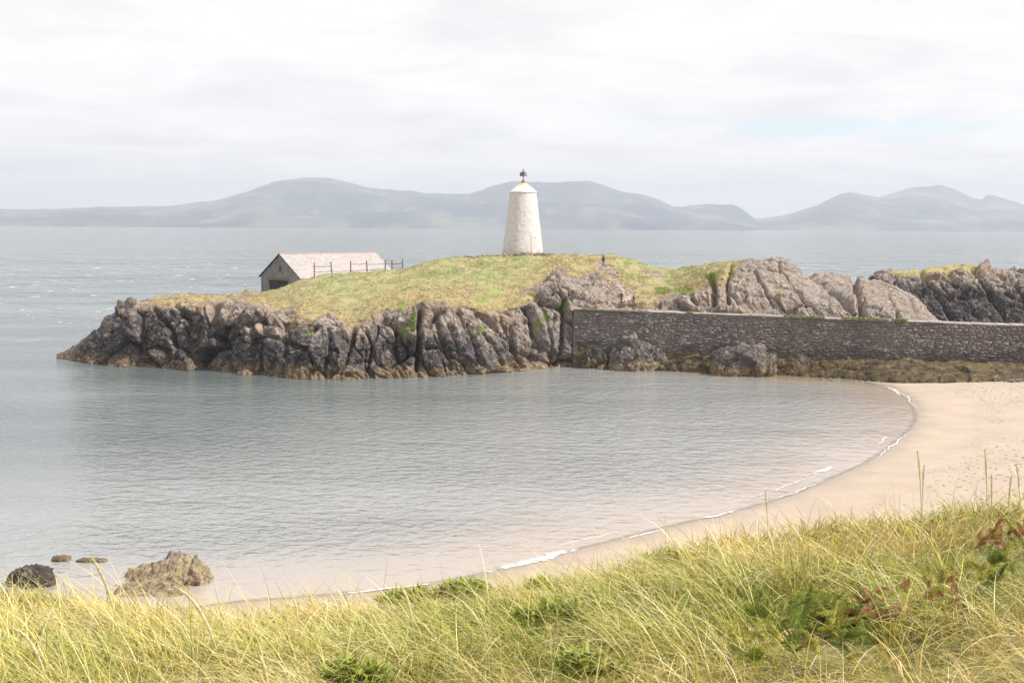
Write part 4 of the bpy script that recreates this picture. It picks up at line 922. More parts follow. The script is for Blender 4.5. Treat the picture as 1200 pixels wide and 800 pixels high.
            k += 0.33; row += 1
        me = mesh_np('slates', np.array(V_), np.array(Fq), False, None, {'tint': np.array(C_)})
        tag(link('slates', me, mr, plane), kind='stuff')
    mg = plain('ridge_tile', [(0.3, (0.24, 0.19, 0.19)), (0.7, (0.36, 0.29, 0.28))], 1.5, 0.9)
    i = 0; l = -0.3
    while l < Ln + 0.2:
        g = MB(); l1 = min(l + 0.68, Ln + 0.3)
        for s in (0, 1):
            w_ = Wd / 2 + (-0.22 if s == 0 else 0.22); zq = r_ - 0.22 * rise
            g.hexa([pt(l, Wd / 2, r_ + 0.10), pt(l1, Wd / 2, r_ + 0.10), pt(l1, w_, zq + 0.10), pt(l, w_, zq + 0.10), pt(l, Wd / 2, r_ + 0.20), pt(l1, Wd / 2, r_ + 0.20), pt(l1, w_, zq + 0.17), pt(l, w_, zq + 0.17)])
        g.build('ridge_tile', mg, root); l = l1 + 0.015
boathouse()

# ------------------------------------------------------------------ fence on the rise
def fence():
    mt = plain('weathered_post', [(0.3, (0.10, 0.085, 0.075)), (0.7, (0.22, 0.19, 0.17))], 4.0, 0.9)
    mwire = plain('fence_rail_wood', [(0.3, (0.14, 0.12, 0.11)), (0.7, (0.26, 0.22, 0.20))], 4.0, 0.9)
    posts = [(368.3, 323.5, 307.2, 0), (389.6, 321.8, 306.6, -2.0), (411, 320.8, 305.8, 0), (430.6, 319.2, 305.6, -1.0), (451.6, 317.2, 304, 0), (459.4, 316.0, 304.6, 0), (471.8, 315.6, 303.6, 0)]
    Yf = 214.0
    bases = [at(x, yb, Yf) for x, yb, yt, d in posts]
    root = empty('fence', V(bases[0])); o = bases[0]
    tag(root, 'short wooden post and rail fence on the grass beside the boathouse', 'fence')
    tops = [at(x + d, yt, Yf) for x, yb, yt, d in posts]
    for bb, tt in zip(bases, tops):
        mb = MB(); q0, q1 = bb - o, tt - o; q0 = q0 - np.array([0, 0, 0.7]); mb.tube([V(q0), V(q0 * 0.4 + q1 * 0.6), V(q1)], [0.115, 0.11, 0.10], 8); mb.build('post', mt, root)
    def rail(i, j, f0, f1, r):
        a = bases[i] + (tops[i] - bases[i]) * f0 - o; b = bases[j] + (tops[j] - bases[j]) * f1 - o; mid = (a + b) / 2 - np.array([0, 0, 0.05])
        mb = MB(); mb.tube([V(a), V(mid), V(b)], r, 6); mb.build('rail', mwire, root)
    for (i, j, f0, f1, r) in [(0, 1, .70, .66, .05), (0, 1, .28, .30, .04), (2, 3, .74, .76, .05), (2, 3, .22, .24, .04), (3, 4, .70, .62, .04), (3, 4, .22, .2, .04), (4, 5, .62, .60, .05), (5, 6, .60, .62, .09), (1, 2, .24, .22, .03), (5, 6, .24, .22, .035)]: rail(i, j, f0, f1, r)
fence()

# ------------------------------------------------------------------ people on the path
def person(label, px, py, Y, Hh, jacket, legs, hair, face_dir, stride=0.25, arm=0.15):
    """continuous figure grown from a joint skeleton"""
    k = Hh / 1.75
    J = []; E = []; R = []
    def j(p, r, par=None):
        J.append((p[0] * k, p[1] * k, p[2] * k)); R.append(r * k)
        if par is not None: E.append((par, len(J) - 1))
        return len(J) - 1
    pel = j((0, 0, 0.95), 0.15)
    wst = j((0, 0.0, 1.10), 0.135, pel); ch = j((0, -0.01, 1.32), 0.165, wst); nb = j((0, 0, 1.46), 0.085, ch); hd0 = j((0, -0.02, 1.54), 0.07, nb); hd1 = j((0, -0.03, 1.63), 0.098, hd0); hd2 = j((0, -0.02, 1.70), 0.085, hd1)
    j((0, -0.135, 1.615), 0.02, hd1)
    for s in (-1, 1):
        hp = j((s * 0.10, 0, 0.88), 0.105, pel); kn = j((s * 0.11, s * stride * 0.5 - 0.04, 0.49), 0.065, hp); an = j((s * 0.11, s * stride, 0.09), 0.045, kn); j((s * 0.12, s * stride - 0.15, 0.045), 0.04, an)
        sh_ = j((s * 0.19, 0, 1.40), 0.075, ch); el = j((s * 0.27, -s * arm * 0.5 + 0.03, 1.13), 0.052, sh_); wr = j((s * 0.29, -s * arm - 0.06, 0.89), 0.035, el); hand = j((s * 0.29, -s * arm - 0.08, 0.82), 0.032, wr)
        for q, (dx_, dz_) in enumerate([(-0.03, -0.075), (-0.01, -0.09), (0.01, -0.085), (0.03, -0.07)]): j((s * 0.29 + dx_ * 0.2, -s * arm - 0.08 + dx_, 0.82 + dz_), 0.009, hand)
        j((s * 0.25, -s * arm - 0.12, 0.80), 0.01, hand)
    me = bpy.data.meshes.new('sk'); me.from_pydata(J, E, []); tmp = bpy.data.objects.new('sk', me); COL.objects.link(tmp)
    md = tmp.modifiers.new('skin', 'SKIN'); sv = me.skin_vertices[0].data
    for i, r in enumerate(R): sv[i].radius = (r, r * 0.85); sv[i].use_root = (i == 0)
    tmp.modifiers.new('sub', 'SUBSURF').levels = 1
    dg = bpy.context.evaluated_depsgraph_get(); body = bpy.data.meshes.new_from_object(tmp.evaluated_get(dg)); body.name = 'person'
    bpy.data.objects.remove(tmp)
    m, t, b = material('clothes'); sz = N(t, 'ShaderNodeSeparateXYZ'); L(t, N(t, 'ShaderNodeTexCoord').outputs['Object'], sz.inputs[0]); z = sz.outputs[2]
    ax = math_(t, 'ABSOLUTE', sz.outputs[0])
    c = mixc(t, math_(t, 'GREATER_THAN', z, 0.93 * k), legs, jacket); c = mixc(t, math_(t, 'GREATER_THAN', z, 1.49 * k), c, (0.45, 0.28, 0.21)); c = mixc(t, math_(t, 'LESS_THAN', z, 0.10 * k), c, (0.05, 0.045, 0.04))
    handm = math_(t, 'MULTIPLY', math_(t, 'GREATER_THAN', ax, 0.235 * k), math_(t, 'LESS_THAN', z, 0.89 * k)); c = mixc(t, handm, c, (0.45, 0.28, 0.21))
    L(t, c, b.inputs['Base Color'])
    body.materials.clear(); body.materials.append(m); body.polygons.foreach_set('use_smooth', np.ones(len(body.polygons), bool))
    p = at(px, py, Y); foot = island_at(px, py)
    o = link('person', body, None, None, V(foot) + Vector((0, -0.05, 0.0))); o.rotation_euler = (0, 0, face_dir)
    v, f = ico(3); hv = v * np.array([0.108, 0.118, 0.12]) * k + np.array([0, 0.012, 1.685]) * k; hv[:, 2] = np.maximum(hv[:, 2], 1.60 * k)
    hm = plain('hair', [(0.3, hair), (0.7, tuple(c_ * 1.4 for c_ in hair))], 20, 0.7); link('hair', mesh_np('hair', hv, f, True), hm, o)
    tag(o, label, 'person', 'people on the island path'); return o
person('person in long navy coat standing at the top of the path', 706, 310.5, 212, 1.72, (0.05, 0.06, 0.10), (0.055, 0.065, 0.10), (0.06, 0.05, 0.045), 2.6, 0.10, 0.05)
person('person in black jacket walking on the path just above the harbour wall', 726.8, 356, 190, 1.70, (0.045, 0.04, 0.045), (0.06, 0.055, 0.06), (0.25, 0.2, 0.16), 0.5, 0.22, 0.18)
person('person with dark top and brown trousers beside the path above the wall', 743.8, 358, 189, 1.55, (0.07, 0.065, 0.075), (0.19, 0.10, 0.075), (0.06, 0.05, 0.045), -0.9, 0.18, 0.15)

# ------------------------------------------------------------------ dune in the foreground
SIL_X = [-400, 0, 60, 130, 200, 260, 320, 400, 450, 500, 560, 640, 700, 800, 900, 1000, 1100, 1200, 1600]
SIL_Y = [655, 684, 690, 702, 713, 716, 715, 706, 696, 688, 680, 672, 654, 628, 610, 590, 574, 566, 540]
YCR = 10.0
def dune_z(X, Y):
    r = np.maximum(Y, 0.5)
    px = 600 + F * X / r * 1.0
    px = np.clip(px, -400, 1600)
    sy = np.interp(px, SIL_X, SIL_Y)
    k = np.exp(-np.linspace(-2, 2, 9) ** 2)
    zc = CAM_H - (sy + 26 - YH - (px - 600) * 0.0058) / F * YCR     # ground at the crest
    zn = CAM_H - 1.66 - 0.05 * X * 0
    t = np.clip((Y - 3.0) / (YCR - 3.0), -0.6, 1)
    z = zn + (zc - zn) * np.sign(t) * np.abs(t) ** 1.15
    over = np.maximum(Y - YCR + 0.6, 0)
    z = z - 0.62 * over ** 2 / (over + 1.6)
    P3 = np.stack([X.ravel(), Y.ravel(), np.zeros(X.size)], 1)
    z = z + (fbm(P3, 0.8, 3, 77) * 0.14 + fbm(P3, 2.6, 2, 78) * 0.04).reshape(X.shape) * np.clip(1 - np.abs(Y - 6) * 0.0, 0.3, 1)
    return z
def dune():
    xs = np.concatenate([np.arange(-60, -9, 1.0), np.arange(-9, 9, 0.12), np.arange(9, 61, 1.0)])
    ys = np.concatenate([np.arange(-6, 2, 0.5), np.arange(2, 14, 0.12), np.arange(14, 46, 0.8)])
    X, Y = np.meshgrid(xs, ys, indexing='ij'); Z = dune_z(X, Y)
    Z = np.maximum(Z, -1.0)
    m, t, b = material('dune_soil')
    P = position(t); n = noise(t, P, 2.0, 7, 0.7); n2 = noise(t, P, 14.0, 4, 0.7)
    c = ramp(t, n, [(0.35, (0.10, 0.11, 0.035)), (0.5, (0.19, 0.18, 0.06)), (0.65, (0.30, 0.25, 0.11))]); c = mixc(t, mrange(t, n2, 0.5, 0.7, 0, 0.5), c, (0.36, 0.30, 0.15))
    L(t, c, b.inputs['Base Color']); bump(t, b, n2, 0.05)
    o = link('dune', mesh_np('dune', np.stack([X, Y, Z], -1).reshape(-1, 3), gridfaces(len(xs), len(ys)), True), m); tag(o, kind='structure')
dune()

def blade_material(name, trans=0.35):
    m, t, b = material(name)
    c = attr(t, 'tint', True); L(t, c, b.inputs['Base Color']); b.inputs['Roughness'].default_value = 0.55
    tr = N(t, 'ShaderNodeBsdfTranslucent'); L(t, c, tr.inputs['Color'])
    ms = N(t, 'ShaderNodeMixShader'); ms.inputs[0].default_value = trans
    L(t, b.outputs[0], ms.inputs[1]); L(t, tr.outputs[0], ms.inputs[2]); L(t, ms.outputs[0], t.nodes['Material Output'].inputs['Surface'])
    return m
M_BLADE = blade_material('grass_blade', 0.22)
def ribbons(base, az, lean, length, curl, width, tint, seg=5, sway=None):
    """arched tapering blades: base (n,3), az direction of lean, lean angle from vertical, curl added along the blade"""
    n = len(base); V_ = np.zeros((n, 2 * seg + 1, 3)); p = base.copy(); step = length / seg
    ang = lean.copy(); a = az.copy()
    face = az + np.pi / 2 + RNG.normal(0, 0.5, n)
    sx, sy = np.cos(face), np.sin(face)
    for k in range(seg + 1):
        w_ = width * (1 - (k / seg)) ** 0.7 * 0.5
        if k < seg:
            V_[:, 2 * k] = p - np.stack([sx * w_, sy * w_, 0 * w_], 1); V_[:, 2 * k + 1] = p + np.stack([sx * w_, sy * w_, 0 * w_], 1)
        else: V_[:, 2 * k] = p
        d = np.stack([np.sin(ang) * np.cos(a), np.sin(ang) * np.sin(a), np.cos(ang)], 1)
        p = p + d * step[:, None]; ang = ang + curl / seg
        if sway is not None: a = a + sway / seg
    idx = (np.arange(n) * (2 * seg + 1))[:, None]
    quads = np.concatenate([idx + np.array([2 * k, 2 * k + 1, 2 * k + 3, 2 * k + 2]) for k in range(seg - 1)], 0)
    tri = idx + np.array([2 * seg - 2, 2 * seg - 1, 2 * seg])
    shade = np.repeat(tint[:, None, :], 2 * seg + 1, 1)
    return V_.reshape(-1, 3), quads, tri, shade.reshape(-1, 3)
def grass_mesh(name, sets, mat):
    Vs, Qs, Ts, Cs = [], [], [], []; b0 = 0
    for (v, q, t, c) in sets:
        Vs.append(v); Qs.append(q + b0); Ts.append(t + b0); Cs.append(c); b0 += len(v)
    me = mesh_np(name, np.vstack(Vs), [np.vstack(Qs), np.vstack(Ts)], False, None, {'tint': np.vstack(Cs)})
    return link(name, me, mat)
def px_of(X, Y): return 600 + F * X / Y
BARE = [(985, 742, 52, 30)]
def marram():
    # tussocks
    nt_ = 1080
    Yt = RNG.uniform(2.6, 12.2, nt_ * 2); Xt = RNG.uniform(-1, 1, nt_ * 2) * (0.46 * Yt + 2.8); keep = RNG.random(nt_ * 2) < (0.46 * Yt + 2.8) / 8.6
    Xt, Yt = Xt[keep], Yt[keep]; nt2 = len(Xt)
    kind = RNG.random(nt2)     # drives colour and length
    P3 = np.stack([Xt, Yt, 0 * Xt], 1)
    field = fbm(P3, 0.45, 3, 200)
    sets = []
    straw = np.array([0.74, 0.545, 0.205]); pale = np.array([0.86, 0.715, 0.43]); green = np.array([0.22, 0.255, 0.032]); olive = np.array([0.52, 0.415, 0.095]); lime = np.array([0.42, 0.43, 0.06])
    def make(n, tt, sig, lmin, lmax, lean0, leansd, curl0, wmin, wmax, cols, prob, wind=1.0, seg=5, up=False):
        X = Xt[tt] + RNG.normal(0, sig, n); Y = Yt[tt] + RNG.normal(0, sig, n)
        ok = Y > 3.4; X, Y, tt = X[ok], Y[ok], tt[ok]; n = len(X)
        Z = dune_z(X, Y) - 0.01
        rad = np.arctan2(Y - Yt[tt], X - Xt[tt])
        f = fbm(np.stack([X, Y, 0 * X], 1), 0.30, 2, 210)
        waz = math.pi + 0.5 * f * math.pi * 1.3 - 0.15          # wind from the right
        vx = np.cos(rad) * 0.9 + wind * np.cos(waz) + RNG.normal(0, 0.6, n); vy = np.sin(rad) * 0.9 + wind * np.sin(waz) + RNG.normal(0, 0.6, n)
        az = np.arctan2(vy, vx)
        ln = RNG.uniform(lmin, lmax, n) * (0.8 + 0.35 * kind[tt])
        ln *= np.interp(Y, [3.4, 5.0, 8.0, 9.5], [0.75, 0.95, 0.9, 0.68])
        ci = np.array([RNG.choice(len(cols), p=prob) for _ in range(1)]) if False else RNG.choice(len(cols), n, p=prob)
        tint = np.array(cols)[ci]
        g = np.clip(0.5 + 1.1 * field[tt], 0, 1)[:, None]
        tint = tint * (0.60 + 0.6 * RNG.random((n, 1))) * (1 - 0.30 * g * np.array([0.9, 0.35, 0.8]))
        pxs = px_of(X, Y)
        base = np.stack([X, Y, Z], 1)
        qx, qy = proj(base)
        keep = np.ones(n, bool)
        for (cx, cy, rx, ry) in BARE: keep &= ~((((qx - cx) / rx) ** 2 + ((qy - 20 - cy) / ry) ** 2) < 1) | (RNG.random(n) < 0.12)
        lean = np.abs(RNG.normal(lean0, leansd, n)); curl = curl0 * RNG.uniform(0.4, 1.5, n)
        sel = keep
        return ribbons(base[sel], az[sel], lean[sel], ln[sel], curl[sel], (RNG.uniform(wmin, wmax, n) * np.clip(Y / 6.0, 0.55, 1.3))[sel], tint[sel], seg, RNG.normal(0, 0.35, sel.sum()))
    ri = lambda n: RNG.integers(0, nt2, n)
    # short dense under-grass, medium blades, long arched straw blades
    fresh = np.where(field > 0.02)[0]
    sets.append(make(56000, fresh[RNG.integers(0, len(fresh), 56000)], 0.20, 0.10, 0.26, 0.6, 0.35, 0.9, 0.004, 0.010, [green, lime, olive], [.40, .38, .22], 0.5, 4))
    sets.append(make(64000, ri(64000), 0.15, 0.24, 0.48, 0.78, 0.30, 1.1, 0.003, 0.008, [olive, lime, straw, pale, green], [.26, .18, .32, .12, .12], 0.95))
    long_t = np.where(kind > 0.40)[0]
    n = 26000; sets.append(make(n, long_t[RNG.integers(0, len(long_t), n)], 0.10, 0.40, 0.72, 0.78, 0.25, 1.3, 0.003, 0.0075, [straw, pale, olive], [.50, .36, .14], 1.15, 7))
    # dead thatch lying every way between the tussocks
    n = 30000; sets.append(make(n, ri(n), 0.30, 0.12, 0.34, 1.25, 0.22, 0.25, 0.003, 0.007, [straw, pale, np.array([0.40, 0.28, 0.15])], [.5, .25, .25], 0.15, 4))
    # a few thin upright stems that break the skyline
    n = 900; tt = np.where(Yt > 8.4)[0]; sets.append(make(n, tt[RNG.integers(0, len(tt), n)], 0.3, 0.35, 0.62, 0.22, 0.15, 0.35, 0.002, 0.004, [olive, straw, np.array([0.30, 0.24, 0.14])], [.4, .4, .2], 0.4, 5))
    o = grass_mesh('marram_grass', sets, M_BLADE); tag(o, 'windblown yellow green marram grass covering the dune in front', 'grass', kind='stuff')
marram()

# ------------------------------------------------------------------ single seed stalks
def crest_point(px, Y): 
    x = float(at(px, 600, Y)[0]); return Vector((x, Y, float(dune_z(np.array([x]), np.array([Y]))[0])))
M_SEED = plain('seed_head_straw', [(0.3, (0.46, 0.39, 0.19)), (0.7, (0.66, 0.57, 0.34))], 30, 0.8)
M_STEM = plain('stalk_straw', [(0.3, (0.38, 0.34, 0.14)), (0.7, (0.52, 0.46, 0.24))], 12, 0.7)
def stalk(label, foot_px, Y, tip, ctrl, head=0.33, r=0.0072, brown=False):
    """foot_px: where it leaves the ground; ctrl, tip: photo points of the bend and the tip at the same depth"""
    base = crest_point(foot_px, Y); c = V(at(ctrl[0], ctrl[1], Y)); e_ = V(at(tip[0], tip[1], Y))
    pts = []
    for k in range(15):
        t = k / 14; pts.append(base * (1 - t) ** 2 + c * 2 * t * (1 - t) + e_ * t * t)
    root = empty('seed_stalk', base); tag(root, label, 'grass stalk', 'tall grass stalks with seed heads on the dune')
    pts = [p - base for p in pts]; cut = int(14 * (1 - head))
    mb = MB(); mb.tube(pts[:cut + 1], [0.0022] * (cut + 1), 6); mb.build('stem', M_STEM, root)
    hp = pts[cut:]; n = len(hp); rr = random.Random(hash(label) % 1000)
    rad = [r * (0.25 + 0.9 * math.sin(math.pi * (0.10 + 0.84 * k / (n - 1)))) for k in range(n)]; rad[-1] = 0.002
    mb = MB(); mb.tube(hp, [q * 0.62 for q in rad], 7)
    for k in range(n - 1):       # overlapping spikelets
        d = (hp[k + 1] - hp[k])
        for q in range(9):
            t = rr.random(); p = hp[k] + d * t; a = rr.uniform(0, 6.283); dn = d.normalized(); u = dn.cross(Vector((0.3, 0.8, 0.1))).normalized(); w_ = dn.cross(u)
            s = u * math.cos(a) + w_ * math.sin(a); rk = rad[k]; tip_ = p + dn * 0.016 + s * rk * 1.25; b = p + s * rk * 0.4; sd2 = dn.cross(s) * 0.0022
            mb.add([b - sd2, b + sd2, tip_], [(0, 1, 2)])
    mb.build('seed_head', M_SEED, root)
stalk('tall straight seed stalk leaning left, the leftmost on the right-hand crest', 1082, 7.6, (1075, 528), (1081, 565), 0.36)
stalk('shorter upright seed stalk overlapping the leftmost one on the right-hand crest', 1081, 7.7, (1083, 544), (1081, 570), 0.40)
stalk('tall seed stalk leaning left above the right-hand crest against the sand', 1159, 7.4, (1154, 528), (1158, 560), 0.36)
stalk('low brownish upright seed stalk near the tall leaning one at right', 1163, 7.2, (1162, 557), (1163, 580), 0.5)
stalk('low upright seed stalk leaning right near the right edge of the photo', 1181, 7.3, (1185, 558), (1182, 580), 0.45)
stalk('seed stalk leaning left at the very right edge of the photo', 1200, 7.0, (1191, 545), (1197, 565), 0.36)
stalk('lone seed stalk standing against the sand left of the right-hand crest', 902, 8.8, (896.5, 575), (900, 600), 0.5)
stalk('big pale seed stalk arching over to the left beside the brown shore rocks', 268, 5.2, (205, 687), (258, 712), 0.55, 0.0095)
stalk('pale seed stalk bending left in the bottom left corner of the grass', 62, 4.8, (14, 736), (50, 742), 0.6, 0.0095)
stalk('slim seed stalk arching left in front of the shore rocks', 150, 5.4, (106, 651), (138, 690), 0.45, 0.009)
stalk('pale seed stalk leaning left in the grass below the middle of the shore', 492, 5.6, (470, 688), (486, 705), 0.5, 0.010)
stalk('short pale seed stalk leaning left at the bottom edge of the grass', 322, 4.7, (303, 766), (315, 780), 0.7, 0.0095)

# ------------------------------------------------------------------ bracken and leafy plants
M_LEAF = blade_material('fern_leaf', 0.3)
def frond_mesh(ln, rr, colf, npair=13):
    V_, Fq, C_ = [], [], []
    def quad(a, b, c, d, col):
        i = len(V_); V_.extend([a, b, c, d]); Fq.append((i, i + 1, i + 2, i + 3)); C_.extend([col] * 4)
    for k in range(npair):
        t = (k + 0.5) / npair; x = ln * t; z = 0.30 * ln * math.sin(t * 2.0); pl = ln * 0.36 * (1 - t) ** 0.75 * rr.uniform(0.85, 1.1) + 0.012
        for s in (-1, 1):
            col = colf(t, rr); nl = 5
            for q in range(nl):          # leaflets along the pinna
                u = (q + 0.6) / nl; bx, by = x + 0.35 * pl * u, s * pl * u; lw = pl * 0.24 * (1.2 - u); ll = pl * 0.30 * (1.2 - u); dz = -0.16 * pl * u * u + rr.uniform(-1, 1) * 0.006
                for e_ in (-1, 1):
                    quad((bx, by, z + dz), (bx + e_ * ll * 0.5 + lw * 0.2, by + s * lw * 0.6, z + dz + 0.004), (bx + e_ * ll, by + s * lw * 0.9, z + dz - 0.006), (bx + e_ * ll * 0.55, by - s * lw * 0.25, z + dz), col)
    for k in range(8):       # midrib
        t0, t1 = k / 8, (k + 1) / 8; w_ = 0.004 * (1.2 - t0)
        quad((ln * t0, -w_, 0.30 * ln * math.sin(t0 * 2)), (ln * t1, -w_, 0.30 * ln * math.sin(t1 * 2)), (ln * t1, w_, 0.30 * ln * math.sin(t1 * 2)), (ln * t0, w_, 0.30 * ln * math.sin(t0 * 2)), (0.2, 0.2, 0.06))
    return mesh_np('frond', np.array(V_), np.array(Fq), False, None, {'tint': np.array(C_)})
def gcol(t, r): v = r.uniform(0.7, 1.25); return (0.19 * v, 0.24 * v, 0.035 * v)
def ycol(t, r): v = r.uniform(0.7, 1.2); return (0.42 * v, 0.40 * v, 0.08 * v)
def rcol(t, r): v = r.uniform(0.6, 1.2); return (0.46 * v, 0.23 * v, 0.12 * v)
def bracken(name, label, px, Y, n, ln, pick, spread=0.16, lift=(0.15, 0.9), seed=1, dz=0.02, squash=0.6, cat='fern'):
    rr = random.Random(seed); base = crest_point(px, Y); root = empty(name, base); tag(root, label, cat)
    meshes = {k: [frond_mesh(ln * rr.uniform(0.85, 1.1), rr, f) for _ in range(2)] for k, f in (('g', gcol), ('y', ycol), ('r', rcol))}
    for i in range(n):
        a = rr.uniform(0, 2 * math.pi); dx_ = rr.gauss(0, spread); me = rr.choice(meshes[pick(dx_ / spread, rr)])
        o = link('frond', me, M_LEAF, root); o.location = (dx_, rr.gauss(0, spread * squash), dz + rr.uniform(0, 0.10)); o.rotation_euler = (rr.uniform(-0.4, 0.4), -rr.uniform(*lift), a); s = rr.uniform(0.7, 1.15); o.scale = (s, s, s)
    return root
bracken('bracken', 'dark green bracken clump turning red on its right side', 985, 5.9, 80, 0.165, lambda x, r: 'r' if x + r.gauss(0, 0.5) > 0.9 else ('y' if r.random() < 0.22 else 'g'), 0.115, (-0.1, 0.8), 21)
bracken('bracken', 'small bright green fern patch in front of the dark bracken clump', 964, 5.25, 20, 0.10, lambda x, r: 'y' if r.random() < 0.25 else 'g', 0.10, (-0.1, 0.6), 22, 0.10)
bracken('bracken', 'pale green fern at the bottom edge left of the dark bracken', 905, 5.05, 10, 0.09, lambda x, r: 'y' if r.random() < 0.4 else 'g', 0.09, (-0.1, 0.5), 23, 0.12)
bracken('bracken', 'red brown bracken among tall grass near the right edge', 1166, 7.0, 16, 0.085, lambda x, r: 'r' if r.random() < 0.75 else 'y', 0.12, (0.3, 1.2), 24, 0.22)
bracken('bracken', 'yellow green fern below the red brown bracken at right', 1172, 6.3, 12, 0.10, lambda x, r: 'g' if r.random() < 0.5 else 'y', 0.09, (0.2, 1.1), 25, 0.16)
bracken('bracken', 'little reddish bracken sprig right of the dark bracken clump', 1102, 5.9, 11, 0.075, lambda x, r: 'r' if r.random() < 0.7 else 'y', 0.08, (0.1, 0.9), 26, 0.12)
def leafy(label, px, Y, n, rx, ry, h, seed):
    rr = np.random.default_rng(seed); base = crest_point(px, Y); root = empty('leafy_plant', base); tag(root, label, 'plant', 'low leafy plants among the dune grass')
    p = rr.normal(size=(n, 3)); p /= np.linalg.norm(p, axis=1, keepdims=True); p *= rr.random((n, 1)) ** 0.4; p = p * np.array([rx, ry, h]); p[:, 2] = np.abs(p[:, 2]) + 0.10
    p += np.stack([fbm(p, 9, 2, seed), fbm(p, 9, 2, seed + 1), fbm(p, 9, 2, seed + 2)], 1) * 0.04
    az = rr.uniform(0, 6.283, n); col = np.array([0.25, 0.29, 0.045]) * rr.uniform(0.6, 1.35, (n, 1)); yl = rr.random(n) < 0.35; col[yl] = np.array([0.38, 0.40, 0.10])
    o = grass_mesh('foliage', [ribbons(p, az, rr.uniform(0.5, 1.5, n), rr.uniform(0.05, 0.10, n), rr.uniform(0.2, 0.9, n), rr.uniform(0.012, 0.022, n), col, 3)], M_LEAF); o.parent = root
    mb = MB()
    for k in range(7): mb.tube([(rr.normal(0, rx * 0.2), rr.normal(0, ry * 0.2), -0.02), (rr.normal(0, rx * 0.5), rr.normal(0, ry * 0.5), h * 0.6 + 0.1)], [0.004, 0.002], 5)
    mb.build('stems', M_STEM, root)
leafy('low bright green leafy plant on the crest below the middle of the shoreline', 478, 9.2, 800, 0.24, 0.14, 0.10, 31)
leafy('darker rounded leafy plant on the crest next to the bright green one', 545, 8.9, 1000, 0.22, 0.16, 0.12, 32)
leafy('small leafy plant on the crest where the white foam begins', 640, 9.0, 450, 0.16, 0.12, 0.05, 33)
leafy('spreading leafy plant on the crest below the middle of the sand strip', 800, 8.6, 700, 0.30, 0.14, 0.07, 34)
leafy('fresh green leafy plant in the grass at the bottom left of centre', 420, 5.4, 500, 0.15, 0.10, 0.12, 36)
leafy('fresh green leafy plant near the bottom edge right of centre', 690, 5.3, 500, 0.16, 0.10, 0.10, 37)
leafy('leafy green plant low in the grass left of centre', 648, 6.6, 700, 0.24, 0.12, 0.12, 35)

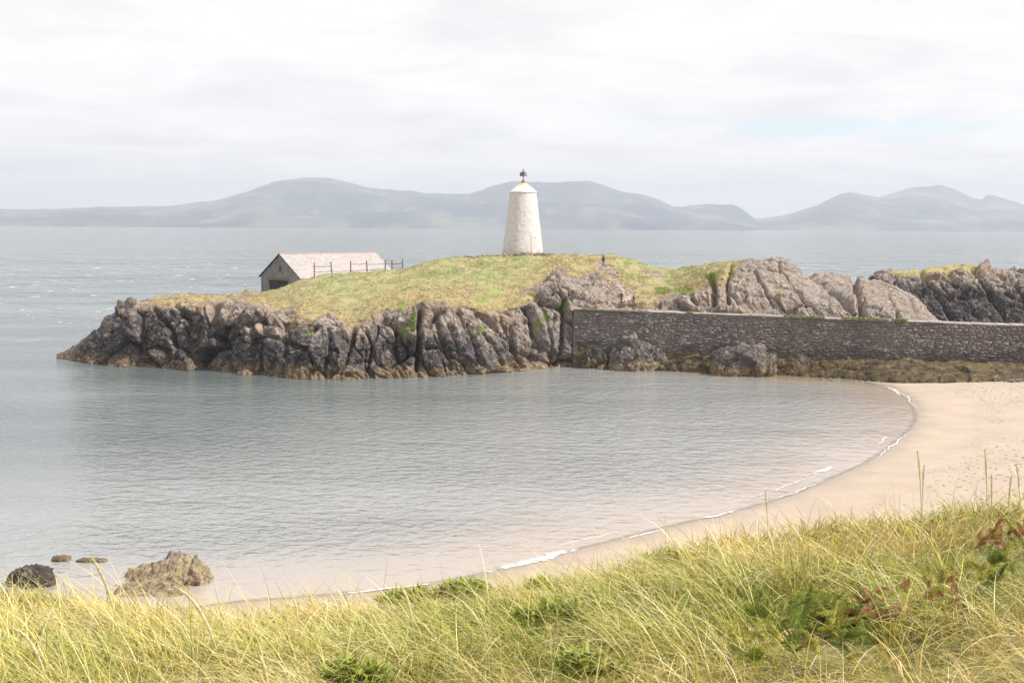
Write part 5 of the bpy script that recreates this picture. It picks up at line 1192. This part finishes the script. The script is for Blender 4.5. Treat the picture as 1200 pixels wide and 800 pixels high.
# green growth along the top of the harbour wall and in the cliff crevices (uncountable)
def wall_growth():
    rr = np.random.default_rng(77); B, H_ = [], []
    def sx(px): return float((np.array(wallpt(px)) - WA) @ WD)
    for (a, b, n, h) in [(682, 700, 260, 0.30), (700, 760, 420, 0.22), (803, 812, 130, 0.30), (918, 966, 900, 0.30), (985, 1040, 1000, 0.30), (1044, 1062, 420, 0.32), (820, 900, 120, 0.14)]:
        s = rr.uniform(sx(a), sx(b), n); nn = rr.uniform(-0.25, 0.20, n); p = WA + WD * s[:, None] + WN * nn[:, None]
        z = np.array([wtop(q) for q in s]) + np.where(nn > 0.1, -0.2, 0); B.append(np.column_stack([p, z])); H_.append(np.full(n, h))
    for (x, y, rx, ry, n) in [(478, 385, 8, 10, 260), (484, 374, 4, 12, 200), (362, 388, 4, 3, 60), (640, 372, 3, 8, 120), (562, 388, 3, 7, 120), (777, 341, 10, 5, 260), (800, 340, 12, 5, 300), (835, 325, 8, 6, 200), (915, 346, 3, 2, 40), (660, 357, 8, 2, 120), (238, 380, 5, 2, 60), (345, 377, 6, 3, 80)]:
        qx, qy = proj(P_); par = np.tile(np.arange(ISL.shape[1]), ISL.shape[0])
        idx = np.where((((qx - x) / rx) ** 2 + ((qy - y) / ry) ** 2 < 1) & (par < 320))[0]
        if len(idx) == 0: continue
        B.append(P_[rr.choice(idx, n)]); H_.append(np.full(n, 0.38))
    base = np.vstack(B); h = np.concatenate(H_); n = len(base)
    col = np.array([0.18, 0.25, 0.055]) * rr.uniform(0.5, 1.4, (n, 1)); yl = rr.random(n) < 0.3; col[yl] = np.array([0.36, 0.32, 0.12])
    sets = [ribbons(base, rr.uniform(0, 6.283, n), rr.uniform(0.2, 1.2, n), h * rr.uniform(0.6, 1.5, n), rr.uniform(0.3, 1.0, n), np.full(n, 0.09), col, 3)]
    o = grass_mesh('wall_and_cliff_greenery', sets, M_LEAF); tag(o, 'bright green weeds on the harbour wall top and in cliff cracks', 'weeds', kind='stuff')
wall_growth()
# rough turf tufts on the island: breaks up the skyline and the cliff edge
def turf():
    rr = np.random.default_rng(78); g = A_['grass']; par = np.tile(np.arange(ISL.shape[1]), ISL.shape[0])
    idx = np.where((g > 0.6) & (par > 60) & (par < 340))[0]
    # even density over the ground
    idx = idx[fbm(P_[idx], 0.7, 3, 321) > 0.02]; idx = rr.choice(idx, 34000); base = P_[idx] + rr.normal(0, 0.05, (34000, 3)) * np.array([1, 1, 0]); n = len(base)
    dry = A_['dry'][idx]; lu = A_['lush'][idx]
    col = np.where((rr.random(n) < 0.15 + 0.65 * dry)[:, None], np.array([0.41, 0.33, 0.19]), np.array([0.30, 0.305, 0.135])) * rr.uniform(0.75, 1.2, (n, 1))
    col = np.where((lu > 0.5)[:, None], np.array([0.21, 0.28, 0.07]), col)
    sets = [ribbons(base, math.pi + rr.normal(0, 1.0, n), rr.uniform(0.3, 1.1, n), rr.uniform(0.12, 0.34, n), rr.uniform(0.3, 1.0, n), np.full(n, 0.07), col, 2)]
    o = grass_mesh('island_turf', sets, M_LEAF); tag(o, 'short green and straw coloured turf covering the island top', 'grass', kind='stuff')
turf()

# ------------------------------------------------------------------ haze
def haze():
    m = bpy.data.materials.new('haze_air'); m.use_nodes = True; t = m.node_tree
    for n in list(t.nodes):
        if n.type != 'OUTPUT_MATERIAL': t.nodes.remove(n)
    v = N(t, 'ShaderNodeVolumePrincipled'); v.inputs['Color'].default_value = (0.82, 0.895, 1.0, 1); v.inputs['Density'].default_value = 1.1e-4; v.inputs['Anisotropy'].default_value = 0.1
    L(t, v.outputs[0], t.nodes['Material Output'].inputs['Volume'])
    mb = MB(); mb.box(-24000, 24000, -3000, 19500, -6, 480)
    o = mb.build('haze', m); tag(o, 'pale sea haze filling the air out to the hills', 'haze', kind='stuff')
haze()
